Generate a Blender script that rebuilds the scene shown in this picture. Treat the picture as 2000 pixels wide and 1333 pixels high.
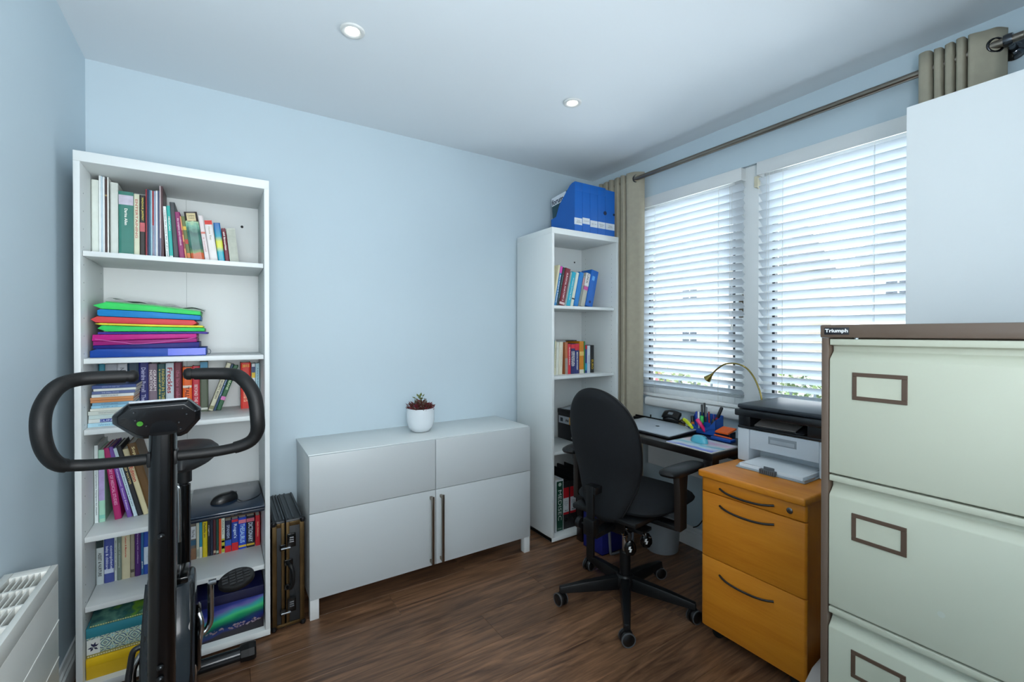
import bpy, bmesh, math, random
from mathutils import Vector, Matrix, Euler, Quaternion
random.seed(7)
SC = bpy.context.scene
for o in list(bpy.data.objects): bpy.data.objects.remove(o, do_unlink=True)
COL = SC.collection
PI = math.pi

# ------------------------------------------------------------------ camera
cam = bpy.data.cameras.new('camera')
cam.sensor_width = 36.0
cam.lens = 883.72 / 2000 * 36
cam.shift_y = -0.00505
cam.clip_start = 0.02
camo = bpy.data.objects.new('camera', cam)
COL.objects.link(camo)
camo.location = (0.477, -2.5789, 1.2854)
camo.rotation_euler = (math.radians(90 - 0.3655), 0, math.radians(-32.7512))
SC.camera = camo

# ------------------------------------------------------------------ world, lights, exposure
W = bpy.data.worlds.new('overcast_sky'); SC.world = W; W.use_nodes = True
wn = W.node_tree.nodes; wl = W.node_tree.links
bg = wn['Background']
tc = wn.new('ShaderNodeTexCoord'); sp = wn.new('ShaderNodeSeparateXYZ'); rp = wn.new('ShaderNodeValToRGB')
wl.new(tc.outputs['Generated'], sp.inputs[0]); wl.new(sp.outputs['Z'], rp.inputs[0]); wl.new(rp.outputs[0], bg.inputs['Color'])
rp.color_ramp.elements[0].position = 0.0; rp.color_ramp.elements[0].color = (0.92, 0.96, 1.0, 1)
rp.color_ramp.elements[1].position = 0.8; rp.color_ramp.elements[1].color = (0.62, 0.80, 1.0, 1)
bg.inputs['Strength'].default_value = 2.6

def area(name, loc, target, sx, sy, power, color):
    l = bpy.data.lights.new(name, 'AREA'); l.shape = 'RECTANGLE'; l.size = sx; l.size_y = sy
    l.energy = power; l.color = color
    o = bpy.data.objects.new(name, l); COL.objects.link(o); o.location = loc
    d = Vector(target) - Vector(loc); o.rotation_euler = d.to_track_quat('-Z', 'Y').to_euler()
    return o
area('window_daylight', (3.6, -1.25, 1.7), (2.4, -1.2, 1.5), 2.2, 1.8, 135, (0.86, 0.94, 1.0))
area('flash_bounce', (0.5, -2.95, 1.3), (0.1, -1.2, 2.44), 0.7, 0.7, 37, (0.95, 0.98, 1.0))
area('low_fill_light', (1.3, -3.1, 1.2), (-0.2, -1.0, 1.5), 0.7, 0.7, 9.5, (0.95, 0.98, 1.0))  # added fill behind the camera towards the left wall, no real lamp there
area('high_fill_light', (0.45, -3.0, 1.9), (0.6, -0.2, 2.2), 0.6, 0.6, 9, (0.95, 0.98, 1.0))  # second added fill, brightens the upper back wall
sun = bpy.data.lights.new('sun', 'SUN'); sun.energy = 7.0; sun.angle = math.radians(0.6); sun.color = (1.0, 0.97, 0.92)
suno = bpy.data.objects.new('sun', sun); COL.objects.link(suno)
suno.rotation_euler = Vector((0.75, 0.35, -0.75)).to_track_quat('-Z', 'Y').to_euler()
SC.view_settings.view_transform = 'Standard'
SC.view_settings.look = 'None'
SC.view_settings.gamma = 1.0
SC.view_settings.use_curve_mapping = False
SC.view_settings.exposure = 0.08

# ------------------------------------------------------------------ materials
def lin(c):
    if isinstance(c, str):
        c = c.lstrip('#'); c = [int(c[i:i + 2], 16) / 255 for i in (0, 2, 4)]
    return tuple((x / 12.92 if x <= 0.04045 else ((x + 0.055) / 1.055) ** 2.4) for x in c[:3])
MC = {}
def mat(color, rough=0.5, metal=0.0, var=0.06, scale=12.0, bump=0.0, bscale=200.0, spec=0.5, coat=0.0, trans=0.0, stretch=None):
    key = (color, rough, metal, var, scale, bump, bscale, spec, coat, trans, stretch)
    if key in MC: return MC[key]
    m = bpy.data.materials.new('surface'); m.use_nodes = True
    nt = m.node_tree; N = nt.nodes; L = nt.links; b = N['Principled BSDF']
    c = lin(color)
    co = N.new('ShaderNodeTexCoord'); src = co.outputs['Object']
    if stretch:
        mp = N.new('ShaderNodeMapping'); mp.inputs['Scale'].default_value = stretch; L.new(src, mp.inputs[0]); src = mp.outputs[0]
    n = N.new('ShaderNodeTexNoise'); n.inputs['Scale'].default_value = scale; n.inputs['Detail'].default_value = 4
    L.new(src, n.inputs['Vector'])
    r = N.new('ShaderNodeValToRGB')
    r.color_ramp.elements[0].position = 0.3; r.color_ramp.elements[1].position = 0.7
    r.color_ramp.elements[0].color = (*[x * (1 - var) for x in c], 1)
    r.color_ramp.elements[1].color = (*[min(1, x * (1 + var)) for x in c], 1)
    L.new(n.outputs['Fac'], r.inputs[0]); L.new(r.outputs[0], b.inputs['Base Color'])
    b.inputs['Roughness'].default_value = rough; b.inputs['Metallic'].default_value = metal
    b.inputs['Specular IOR Level'].default_value = spec; b.inputs['Coat Weight'].default_value = coat
    b.inputs['Coat Roughness'].default_value = 0.08
    if bump:
        n2 = N.new('ShaderNodeTexNoise'); n2.inputs['Scale'].default_value = bscale; L.new(src, n2.inputs['Vector'])
        bp = N.new('ShaderNodeBump'); bp.inputs['Strength'].default_value = bump; bp.inputs['Distance'].default_value = 0.002
        L.new(n2.outputs['Fac'], bp.inputs['Height']); L.new(bp.outputs[0], b.inputs['Normal'])
    if trans:
        out = N['Material Output']; t = N.new('ShaderNodeBsdfTranslucent'); t.inputs[0].default_value = (*c, 1)
        mx = N.new('ShaderNodeMixShader'); mx.inputs[0].default_value = trans
        L.new(b.outputs[0], mx.inputs[1]); L.new(t.outputs[0], mx.inputs[2]); L.new(mx.outputs[0], out.inputs[0])
    MC[key] = m
    return m
def emit(color, s):
    m = bpy.data.materials.new('lamp_glow'); m.use_nodes = True
    b = m.node_tree.nodes['Principled BSDF']; b.inputs['Emission Color'].default_value = (*lin(color), 1)
    b.inputs['Emission Strength'].default_value = s; b.inputs['Base Color'].default_value = (1, 1, 1, 1)
    return m
def glass_mat(tint=(1, 1, 1), fac=0.08, rough=0.0):
    m = bpy.data.materials.new('clear_pane'); m.use_nodes = True; N = m.node_tree.nodes; L = m.node_tree.links
    N.remove(N['Principled BSDF']); t = N.new('ShaderNodeBsdfTransparent'); t.inputs[0].default_value = (*tint, 1)
    g = N.new('ShaderNodeBsdfGlossy'); g.inputs['Roughness'].default_value = rough
    fr = N.new('ShaderNodeFresnel'); fr.inputs[0].default_value = 1.45
    mx = N.new('ShaderNodeMixShader'); L.new(fr.outputs[0], mx.inputs[0]); L.new(t.outputs[0], mx.inputs[1]); L.new(g.outputs[0], mx.inputs[2])
    L.new(mx.outputs[0], N['Material Output'].inputs[0])
    return m
def wood_mat(c1, c2, c3, stretch, scale, rough, perobj=0.0, bump=0.1, dist=1.2, fine=0.35):
    m = bpy.data.materials.new('wood_grain'); m.use_nodes = True; N = m.node_tree.nodes; L = m.node_tree.links
    b = N['Principled BSDF']; co = N.new('ShaderNodeTexCoord'); oi = N.new('ShaderNodeObjectInfo')
    add = N.new('ShaderNodeVectorMath'); add.operation = 'ADD'
    sc = N.new('ShaderNodeVectorMath'); sc.operation = 'SCALE'; sc.inputs['Scale'].default_value = 0.0
    cmb = N.new('ShaderNodeCombineXYZ'); ml = N.new('ShaderNodeMath'); ml.operation = 'MULTIPLY'; ml.inputs[1].default_value = 37.0
    L.new(oi.outputs['Random'], ml.inputs[0]); L.new(ml.outputs[0], cmb.inputs[0]); L.new(ml.outputs[0], cmb.inputs[1])
    L.new(co.outputs['Object'], add.inputs[0]); L.new(cmb.outputs[0], add.inputs[1])
    mp = N.new('ShaderNodeMapping'); mp.inputs['Scale'].default_value = stretch; L.new(add.outputs[0], mp.inputs[0])
    n = N.new('ShaderNodeTexNoise'); n.inputs['Scale'].default_value = scale; n.inputs['Detail'].default_value = 8; n.inputs['Distortion'].default_value = dist
    n.inputs['Roughness'].default_value = 0.62
    L.new(mp.outputs[0], n.inputs['Vector'])
    r = N.new('ShaderNodeValToRGB'); e = r.color_ramp.elements
    e[0].position = 0.30; e[0].color = (*lin(c1), 1); e[1].position = 0.72; e[1].color = (*lin(c3), 1)
    x = e.new(0.5); x.color = (*lin(c2), 1)
    mp2 = N.new('ShaderNodeMapping'); mp2.inputs['Scale'].default_value = tuple(q * (.45 if q < 2 else 1.0) for q in stretch); L.new(add.outputs[0], mp2.inputs[0])
    n3 = N.new('ShaderNodeTexNoise'); n3.inputs['Scale'].default_value = scale * 9; n3.inputs['Detail'].default_value = 5; n3.inputs['Distortion'].default_value = .4; L.new(mp2.outputs[0], n3.inputs['Vector'])
    mixn = N.new('ShaderNodeMath'); mixn.operation = 'MULTIPLY_ADD'; mixn.inputs[1].default_value = fine; sbn = N.new('ShaderNodeMath'); sbn.operation = 'SUBTRACT'; sbn.inputs[1].default_value = 0.5
    L.new(n3.outputs['Fac'], sbn.inputs[0]); L.new(sbn.outputs[0], mixn.inputs[0]); L.new(n.outputs['Fac'], mixn.inputs[2])
    L.new(mixn.outputs[0], r.inputs[0])
    hs = N.new('ShaderNodeHueSaturation'); mr = N.new('ShaderNodeMapRange')
    mr.inputs['To Min'].default_value = 1 - perobj; mr.inputs['To Max'].default_value = 1 + perobj
    L.new(oi.outputs['Random'], mr.inputs['Value']); L.new(mr.outputs[0], hs.inputs['Value']); L.new(r.outputs[0], hs.inputs['Color'])
    L.new(hs.outputs[0], b.inputs['Base Color']); b.inputs['Roughness'].default_value = rough
    bp = N.new('ShaderNodeBump'); bp.inputs['Strength'].default_value = bump; bp.inputs['Distance'].default_value = 0.0015
    L.new(n.outputs['Fac'], bp.inputs['Height']); L.new(bp.outputs[0], b.inputs['Normal'])
    return m
def ramp_mat(stops, axis=2, lo=0.0, hi=1.0, rough=0.45, wob=0.15, wscale=9.0):
    """printed picture whose colours run along one object axis"""
    m = bpy.data.materials.new('printed_picture'); m.use_nodes = True; N = m.node_tree.nodes; L = m.node_tree.links
    b = N['Principled BSDF']; co = N.new('ShaderNodeTexCoord'); s = N.new('ShaderNodeSeparateXYZ'); L.new(co.outputs['Object'], s.inputs[0])
    mr = N.new('ShaderNodeMapRange'); mr.inputs['From Min'].default_value = lo; mr.inputs['From Max'].default_value = hi
    L.new(s.outputs[axis], mr.inputs['Value'])
    n = N.new('ShaderNodeTexNoise'); n.inputs['Scale'].default_value = wscale; L.new(co.outputs['Object'], n.inputs['Vector'])
    sb = N.new('ShaderNodeMath'); sb.operation = 'SUBTRACT'; sb.inputs[1].default_value = 0.5; L.new(n.outputs['Fac'], sb.inputs[0])
    ma = N.new('ShaderNodeMath'); ma.operation = 'MULTIPLY_ADD'; ma.inputs[1].default_value = wob
    L.new(sb.outputs[0], ma.inputs[0]); L.new(mr.outputs[0], ma.inputs[2])
    r = N.new('ShaderNodeValToRGB'); e = r.color_ramp.elements
    e[0].position = stops[0][0]; e[0].color = (*lin(stops[0][1]), 1); e[1].position = stops[-1][0]; e[1].color = (*lin(stops[-1][1]), 1)
    for p, c in stops[1:-1]:
        x = e.new(p); x.color = (*lin(c), 1)
    L.new(ma.outputs[0], r.inputs[0]); L.new(r.outputs[0], b.inputs['Base Color']); b.inputs['Roughness'].default_value = rough
    return m

# ------------------------------------------------------------------ mesh helpers
ORG = {}
class MB:
    """collects shapes; build() links them as one mesh object"""
    def __init__(s): s.v = []; s.f = []; s.m = []; s.ci = 0
    def add(s, vs, fs):
        o = len(s.v); s.v += [tuple(v) for v in vs]; s.f += [tuple(i + o for i in f) for f in fs]; s.m += [s.ci] * len(fs); return s
    def box(s, x0, x1, y0, y1, z0, z1):
        vs = [(x, y, z) for z in (z0, z1) for y in (y0, y1) for x in (x0, x1)]
        return s.add(vs, [(0, 2, 3, 1), (4, 5, 7, 6), (0, 1, 5, 4), (2, 6, 7, 3), (0, 4, 6, 2), (1, 3, 7, 5)])
    def obox(s, c, ax, ay, az):
        c = Vector(c); ax, ay, az = Vector(ax), Vector(ay), Vector(az)
        vs = [c + ax * i + ay * j + az * k for k in (-1, 1) for j in (-1, 1) for i in (-1, 1)]
        return s.add(vs, [(0, 2, 3, 1), (4, 5, 7, 6), (0, 1, 5, 4), (2, 6, 7, 3), (0, 4, 6, 2), (1, 3, 7, 5)])
    def prism(s, poly, axis, a, b):
        """poly: 2-D points in the other two axes (in order), extruded from a to b along axis"""
        def p(q, t): return (t, q[0], q[1]) if axis == 'x' else (q[0], t, q[1]) if axis == 'y' else (q[0], q[1], t)
        n = len(poly)
        return s.add([p(q, a) for q in poly] + [p(q, b) for q in poly],
                     [tuple(range(n)), tuple(range(2 * n - 1, n - 1, -1))] + [(i, (i + n), (i + 1) % n + n, (i + 1) % n) for i in range(n)])
    def tube(s, pts, r, n=12, cap=True, flat=None):
        pts = [Vector(p) for p in pts]; rs = r if isinstance(r, (list, tuple)) else [r] * len(pts)
        t0 = (pts[1] - pts[0]).normalized(); up = Vector((0, 0, 1)) if abs(t0.z) < 0.9 else Vector((0, 1, 0))
        a = t0.cross(up).normalized(); o = len(s.v); vs = []
        for i, p in enumerate(pts):
            t = (pts[min(i + 1, len(pts) - 1)] - pts[max(i - 1, 0)]).normalized()
            a = (a - t * a.dot(t)).normalized(); bb = t.cross(a)
            for k in range(n):
                w = 2 * PI * k / n; vs.append(p + (a * math.cos(w) + bb * math.sin(w) * (flat or 1)) * rs[i])
        fs = [(i * n + k, i * n + (k + 1) % n, (i + 1) * n + (k + 1) % n, (i + 1) * n + k) for i in range(len(pts) - 1) for k in range(n)]
        if cap: fs += [tuple(range(n - 1, -1, -1)), tuple((len(pts) - 1) * n + k for k in range(n))]
        return s.add(vs, fs)
    def cyl(s, p0, p1, r0, r1=None, n=20): return s.tube([p0, p1], [r0, r0 if r1 is None else r1], n)
    def lathe(s, prof, c, n=32, axis=(0, 0, 1), ring=False):
        q = Vector((0, 0, 1)).rotation_difference(Vector(axis)); c = Vector(c); vs = []
        for r, z in prof:
            for k in range(n):
                w = 2 * PI * k / n; vs.append(c + q @ Vector((r * math.cos(w), r * math.sin(w), z)))
        fs = [(i * n + k, i * n + (k + 1) % n, (i + 1) * n + (k + 1) % n, (i + 1) * n + k) for i in range(len(prof) - 1) for k in range(n)]
        if ring: fs += [((len(prof) - 1) * n + k, (len(prof) - 1) * n + (k + 1) % n, (k + 1) % n, k) for k in range(n)]
        else:
            if prof[0][0] > 1e-4: fs.append(tuple(range(n - 1, -1, -1)))
            if prof[-1][0] > 1e-4: fs.append(tuple((len(prof) - 1) * n + k for k in range(n)))
        return s.add(vs, fs)
    def grid(s, fn, nu, nv, closed=False):
        vs = [fn(i / nu, j / nv) for i in range(nu + 1) for j in range(nv + 1)]
        return s.add(vs, [(i * (nv + 1) + j, i * (nv + 1) + j + 1, (i + 1) * (nv + 1) + j + 1, (i + 1) * (nv + 1) + j) for i in range(nu) for j in range(nv)])
    def build(s, name, m, parent=None, bevel=0.0, smooth=False, seg=2):
        me = bpy.data.meshes.new(name)
        org = ORG.get(parent.name, Vector()) if parent else Vector()
        me.from_pydata([tuple(Vector(v) - org) for v in s.v], [], s.f)
        ms = m if isinstance(m, (list, tuple)) else [m]
        for x in ms: me.materials.append(x)
        if len(ms) > 1:
            for p, i in zip(me.polygons, s.m): p.material_index = i
        bm = bmesh.new(); bm.from_mesh(me)
        bmesh.ops.recalc_face_normals(bm, faces=bm.faces)
        if bevel:
            es = [e for e in bm.edges if len(e.link_faces) == 2 and e.calc_face_angle(0) > 0.6]
            bmesh.ops.bevel(bm, geom=es, offset=bevel, segments=seg, profile=0.5, affect='EDGES', clamp_overlap=True)
        bm.to_mesh(me); bm.free()
        if smooth or bevel:
            for p in me.polygons: p.use_smooth = True
            me.set_sharp_from_angle(angle=math.radians(50 if smooth else 32))
        o = bpy.data.objects.new(name, me); COL.objects.link(o)
        if parent: o.parent = parent; ORG[o.name] = org
        else: ORG[o.name] = Vector()
        return o
def tag(o, label=None, cat=None, group=None, kind=None):
    for k, v in (('label', label), ('category', cat), ('group', group), ('kind', kind)):
        if v: o[k] = v
    return o
def thing(name, label, cat, loc=(0, 0, 0), rot=(0, 0, 0), group=None, local=False):
    """Empty at the thing's base. Children are given in world coordinates, or in its own frame when local"""
    o = bpy.data.objects.new(name, None); COL.objects.link(o); o.empty_display_size = 0.05
    o.location = loc; o.rotation_euler = rot; ORG[o.name] = Vector() if local else Vector(loc)
    return tag(o, label, cat, group)
def struct(name, mb, m, parent=None, **k):
    o = mb.build(name, m, parent, **k)
    if not parent: o['kind'] = 'structure'
    return o
def smooth_path(pts, n=6):
    pts = [Vector(p) for p in pts]; out = []
    for i in range(len(pts) - 1):
        p0 = pts[max(i - 1, 0)]; p1 = pts[i]; p2 = pts[i + 1]; p3 = pts[min(i + 2, len(pts) - 1)]
        for k in range(n):
            t = k / n
            out.append(0.5 * ((2 * p1) + (p2 - p0) * t + (2 * p0 - 5 * p1 + 4 * p2 - p3) * t * t + (3 * p1 - p0 - 3 * p2 + p3) * t ** 3))
    out.append(pts[-1]); return out
TXT = {}
def text(s, parent, loc, xdir, ydir, height, length, m, name='lettering', bold=0.0, depth=0.0003):
    """flat lettering: xdir is the reading direction, ydir points to the top of the letters; loc is its centre"""
    key = (s, bold)
    if key not in TXT:
        c = bpy.data.curves.new('lettering', 'FONT'); c.body = s; c.size = 1.0; c.align_x = 'CENTER'; c.align_y = 'CENTER'; c.offset = bold
        c.resolution_u = 2
        t = bpy.data.objects.new('lettering', c); COL.objects.link(t)
        me = bpy.data.meshes.new_from_object(t.evaluated_get(bpy.context.evaluated_depsgraph_get()))
        bpy.data.objects.remove(t, do_unlink=True)
        xs = [v.co.x for v in me.vertices]; ys = [v.co.y for v in me.vertices]
        TXT[key] = (me, max(xs) - min(xs), max(ys) - min(ys), (max(xs) + min(xs)) / 2, (max(ys) + min(ys)) / 2)
    me0, w, h, cx, cy = TXT[key]
    me = me0.copy()
    sx, sy = length / w, height / h
    X = Vector(xdir).normalized(); Y = Vector(ydir).normalized(); Z = X.cross(Y)
    org = ORG[parent.name]; L = Vector(loc)
    for v in me.vertices:
        v.co = L + X * (v.co.x - cx) * sx + Y * (v.co.y - cy) * sy + Z * depth - org
    me.materials.clear(); me.materials.append(m)
    o = bpy.data.objects.new(name, me); COL.objects.link(o); o.parent = parent; ORG[o.name] = org
    return o

# ------------------------------------------------------------------ shared finishes
WHITE = mat('#d2d8d8', 0.42, var=0.015, scale=3)
WHITE2 = mat('#cdd1d1', 0.38, var=0.015, scale=3)
GREYWHITE = mat('#c3c8c9', 0.42, var=0.015, scale=3)
WALLM = mat('#b8c9d2', 0.75, var=0.012, scale=2.0, bump=0.05, bscale=160)
CEILM = mat('#d3dbe0', 0.85, var=0.01, scale=1.5)
TRIMW = mat('#d8dcdc', 0.35, var=0.01)
PLAST_B = mat('#0c0e10', 0.42, var=0.1, bump=0.05, bscale=500, spec=0.3)
FABRIC = mat('#0d1115', 0.8, spec=0.3, var=0.12, scale=60, bump=0.35, bscale=900)
GLOSS_B = mat('#050607', 0.16, var=0.1, coat=0.25, spec=0.35)
RUBBER = mat('#08090a', 0.55, spec=0.35, var=0.15, scale=40, bump=0.15, bscale=700)
CHROME = mat('#b9bdc0', 0.16, metal=1.0)
STEEL = mat('#8b8379', 0.28, metal=1.0, var=0.1, scale=5)
PAPER = mat('#d9d9d2', 0.8, var=0.04, scale=80)
BLACKT = mat('#0c0d10', 0.6)
WHITET = mat('#e6e8e6', 0.6)

# ------------------------------------------------------------------ room shell
XR, ZC, YF = 2.867, 2.441, -3.55
struct('ceiling', MB().box(-0.1, XR + 0.1, YF, 0.1, ZC, ZC + 0.08), CEILM)
struct('wall_back', MB().box(-0.1, XR + 0.12, 0.0, 0.1, -0.05, ZC), WALLM)
struct('wall_left', MB().box(-0.1, 0.0, YF, 0.0, -0.05, ZC), WALLM)
struct('wall_front', MB().box(-0.1, XR + 0.1, YF - 0.1, YF, -0.05, ZC), WALLM)
wy0, wy1, wz0, wz1 = -2.25, -0.40, 0.855, 2.186
wr = MB().box(XR, XR + 0.20, YF, wy0, -0.05, ZC).box(XR, XR + 0.20, wy1, 0.0, -0.05, ZC)
wr.box(XR, XR + 0.20, wy0, wy1, -0.05, wz0).box(XR, XR + 0.20, wy0, wy1, wz1, ZC)
struct('wall_right', wr, WALLM)
# floor: dark laminate planks running across the room
FL = wood_mat('#402b1f', '#694c37', '#8b664c', (0.65, 7, 7), 2.0, 0.34, perobj=0.18, bump=0.04, dist=3.2, fine=0.34)
floor = struct('floor', MB().box(0.0, XR, YF, 0.0, -0.06, -0.010), mat('#1a120d', 0.8))
PW, PL = 0.193, 1.285
row = 0; y = 0.0
while y > YF + 0.01:
    x = -[0.35, 0.98, 0.12, 0.72, 1.1, 0.5][row % 6]
    while x < XR:
        a, b = max(0.0, x), min(XR, x + PL)
        if b - a > 0.02:
            y2 = max(YF, y - PW)
            MB().box(a + 0.0005, b - 0.0005, y2 + 0.0005, y - 0.0005, -0.010, 0.0).build('plank', FL, floor, bevel=0.0009, seg=1)
        x += PL
    y -= PW; row += 1
def skirting(name, axis, a, b, wallpos, sgn):
    """moulded baseboard profile; wallpos is the wall face, sgn the side it stands out to"""
    prof = [(0, 0.001), (0.018, 0.001), (0.018, 0.078), (0.013, 0.086), (0.014, 0.096), (0.009, 0.104), (0.006, 0.118), (0, 0.118)]
    mb = MB().prism([(wallpos + sgn * d, z) for d, z in prof], axis, a, b)
    return struct(name, mb, TRIMW)
skirting('baseboard_back', 'x', 0.0, XR, 0.0, -1)
skirting('baseboard_left', 'y', YF, -0.02, 0.0, 1)
skirting('baseboard_right', 'y', YF, -0.02, XR, -1)

# window sill, reveal, frames
sill = MB().prism([(2.99, 0.855), (XR, 0.812), (2.826, 0.812), (2.816, 0.820), (2.812, 0.840), (2.816, 0.860), (2.826, 0.868), (2.99, 0.868)], 'y', wy0, -0.555)
struct('trim_1', sill, TRIMW, bevel=0.003)
def window(name, y0, y1):
    fx0, fx1 = 2.935, 2.995
    mb = MB().box(fx0, fx1, y0, y0 + 0.115, wz0, wz1).box(fx0, fx1, y1 - 0.085, y1, wz0, wz1)
    mb.box(fx0, fx1, y0 + 0.115, y1 - 0.085, wz0, wz0 + 0.075).box(fx0, fx1, y0 + 0.115, y1 - 0.085, wz1 - 0.075, wz1)
    w = struct(name, mb, TRIMW, bevel=0.004)
    MB().box(2.962, 2.968, y0 + 0.115, y1 - 0.085, wz0 + 0.075, wz1 - 0.075).build('pane', glass_mat(), w)
    g = MB()
    for a, b, c, d in ((y0 + 0.113, y0 + 0.125, wz0 + .075, wz1 - .075), (y1 - 0.097, y1 - 0.083, wz0 + .075, wz1 - .075), (y0 + .125, y1 - .097, wz0 + .073, wz0 + .081), (y0 + .125, y1 - .097, wz1 - .081, wz1 - .073)):
        g.box(fx0 - 0.002, 2.962, a, b, c, d)
    g.build('gasket', mat('#1b1e22', 0.6), w)
    MB().box(fx0 - 0.035, fx0 - 0.022, y0 + 0.05, y0 + 0.072, 1.37, 1.50).box(fx0 - 0.03, fx0, y0 + 0.05, y0 + 0.072, 1.42, 1.45).build('handle', mat('#6f6350', 0.35, metal=0.7), w, bevel=0.003)
    return w
window('window_1', -1.215, -0.405)
window('window_2', -2.245, -1.225)
window_post = MB().box(2.885, 2.94, -1.262, -1.178, wz0 + 0.01, wz1)
struct('trim_2', window_post, TRIMW, bevel=0.003)

# ------------------------------------------------------------------ venetian blinds
SLAT = mat('#dde4e9', 0.45, var=0.01, trans=0.22)
CORD = mat('#d6d8d4', 0.7)
def venetian(label, y0, y1, ladders, wand_y):
    t = thing('venetian_blind', label, 'blind', (2.875, (y0 + y1) / 2, 2.18), group='white venetian blinds')
    MB().box(2.842, 2.852, y0, y1, 2.112, 2.180).box(2.852, 2.905, y0, y0 + 0.008, 2.112, 2.180).box(2.852, 2.905, y1 - 0.008, y1, 2.112, 2.180).build('valance', mat('#d4d8d8', 0.4, var=0.01), t, bevel=0.002)
    MB().box(2.856, 2.900, y0 + 0.012, y1 - 0.012, 2.135, 2.178).build('headrail', TRIMW, t)
    me = None; z = 2.085; k = 0; yc = (y0 + y1) / 2
    ang = math.radians(37)
    while z > 0.925:
        if me is None:
            mb = MB(); prof = []
            for i in range(5):
                u = -0.025 + 0.05 * i / 4; c = 0.0022 * (1 - (u / 0.025) ** 2)
                prof.append((u, c))
            poly = [(u * math.cos(ang) + c * math.sin(ang), -u * math.sin(ang) + c * math.cos(ang)) for u, c in prof]
            poly += [(u * math.cos(ang) + (c - .0028) * math.sin(ang), -u * math.sin(ang) + (c - .0028) * math.cos(ang)) for u, c in reversed(prof)]
            mb.prism(poly, 'y', -(y1 - y0) / 2 + 0.004, (y1 - y0) / 2 - 0.004)
            o = mb.build('slat', SLAT, None, smooth=True); me = o.data
        else:
            o = bpy.data.objects.new('slat', me); COL.objects.link(o)
        o.parent = t; ORG[o.name] = ORG[t.name]
        o.location = Vector((2.876, yc, z)) - ORG[t.name]
        z -= 0.0432; k += 1
    for q in range(3):
        o = bpy.data.objects.new('slat', me); COL.objects.link(o); o.parent = t
        o.location = Vector((2.876, yc, z + 0.026 - 0.006 * q)) - ORG[t.name]; o.rotation_euler = (0, math.radians(-22), 0)
    zb = z - 0.006
    MB().box(2.853, 2.899, y0 + 0.004, y1 - 0.004, 0.872, 0.890).build('bottom_rail', TRIMW, t, bevel=0.003)
    for ly in ladders:
        mb = MB()
        for xx in (2.8525, 2.8985): mb.cyl((xx, ly, 0.885), (xx, ly, 2.13), 0.0009, n=5)
        mb.cyl((2.876, ly + 0.012, 0.885), (2.876, ly + 0.012, 2.13), 0.0009, n=5)
        mb.build('ladder_cord', CORD, t)
    mb = MB()
    for dy in (0, 0.012): mb.cyl((2.846, wand_y + dy, 1.33), (2.846, wand_y + dy, 2.115), 0.0012, n=5)
    mb.build('pull_cord', CORD, t)
    MB().lathe([(0.002, 0.035), (0.005, 0.03), (0.007, 0.0), (0.0, 0.0)], (2.846, wand_y, 1.30), 12).build('cord_tassel', CORD, t, smooth=True)
venetian('white venetian blind beside the beige curtain in the corner, behind the desk lamp', -1.190, -0.452, (-0.60, -1.05), -1.135)
venetian('wide white venetian blind running behind the tall white cupboard', -2.20, -1.272, (-1.40, -1.78, -2.1), -1.335)
br = MB().box(2.868, 2.8845, -1.268, -1.245, 2.06, 2.118).box(2.862, 2.884, -1.269, -1.264, 2.05, 2.105)
tag(br.build('blind_bracket', mat('#cfc9b0', 0.45), None, bevel=0.001), 'small cream plastic bracket on the white post between the two blinds', 'bracket')

# ------------------------------------------------------------------ curtain pole and curtains
pole = thing('curtain_pole', 'brushed steel curtain pole above the window', 'curtain pole', (2.78, -1.25, 2.30))
MB().cyl((2.78, -0.14, 2.302), (2.78, -2.75, 2.302), 0.014, n=24).build('rod', STEEL, pole, smooth=True)
MB().lathe([(0.014, 0), (0.02, 0.004), (0.02, 0.02), (0.012, 0.026), (0.0, 0.028)], (2.78, -0.14, 2.302), 24, (0, 1, 0)).build('end_cap', STEEL, pole, smooth=True)
MB().lathe([(0.0145, 0), (0.0205, 0.002), (0.0205, 0.012), (0.0145, 0.014)], (2.78, -2.222, 2.302), 24, (0, -1, 0)).build('collar', STEEL, pole, smooth=True)
for by in (-2.185, -0.165):
    g = mat('#5b5e63', 0.15, metal=1.0)
    b = MB().lathe([(0.0, 0.0), (0.034, 0.0), (0.036, 0.004), (0.030, 0.009), (0.024, 0.011), (0.022, 0.016), (0.013, 0.020), (0.010, 0.075), (0.0, 0.075)], (XR, by, 2.296), 28, (-1, 0, 0))
    b.lathe([(0.0142, -0.011), (0.021, -0.011), (0.0225, 0.0), (0.021, 0.011), (0.0142, 0.011)], (2.78, by, 2.302), 24, (0, 1, 0))
    b.build('bracket', g, pole, smooth=True)
CURT = mat('#a49e8c', 0.85, var=0.05, scale=30, bump=0.25, bscale=700, trans=0.06)
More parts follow.
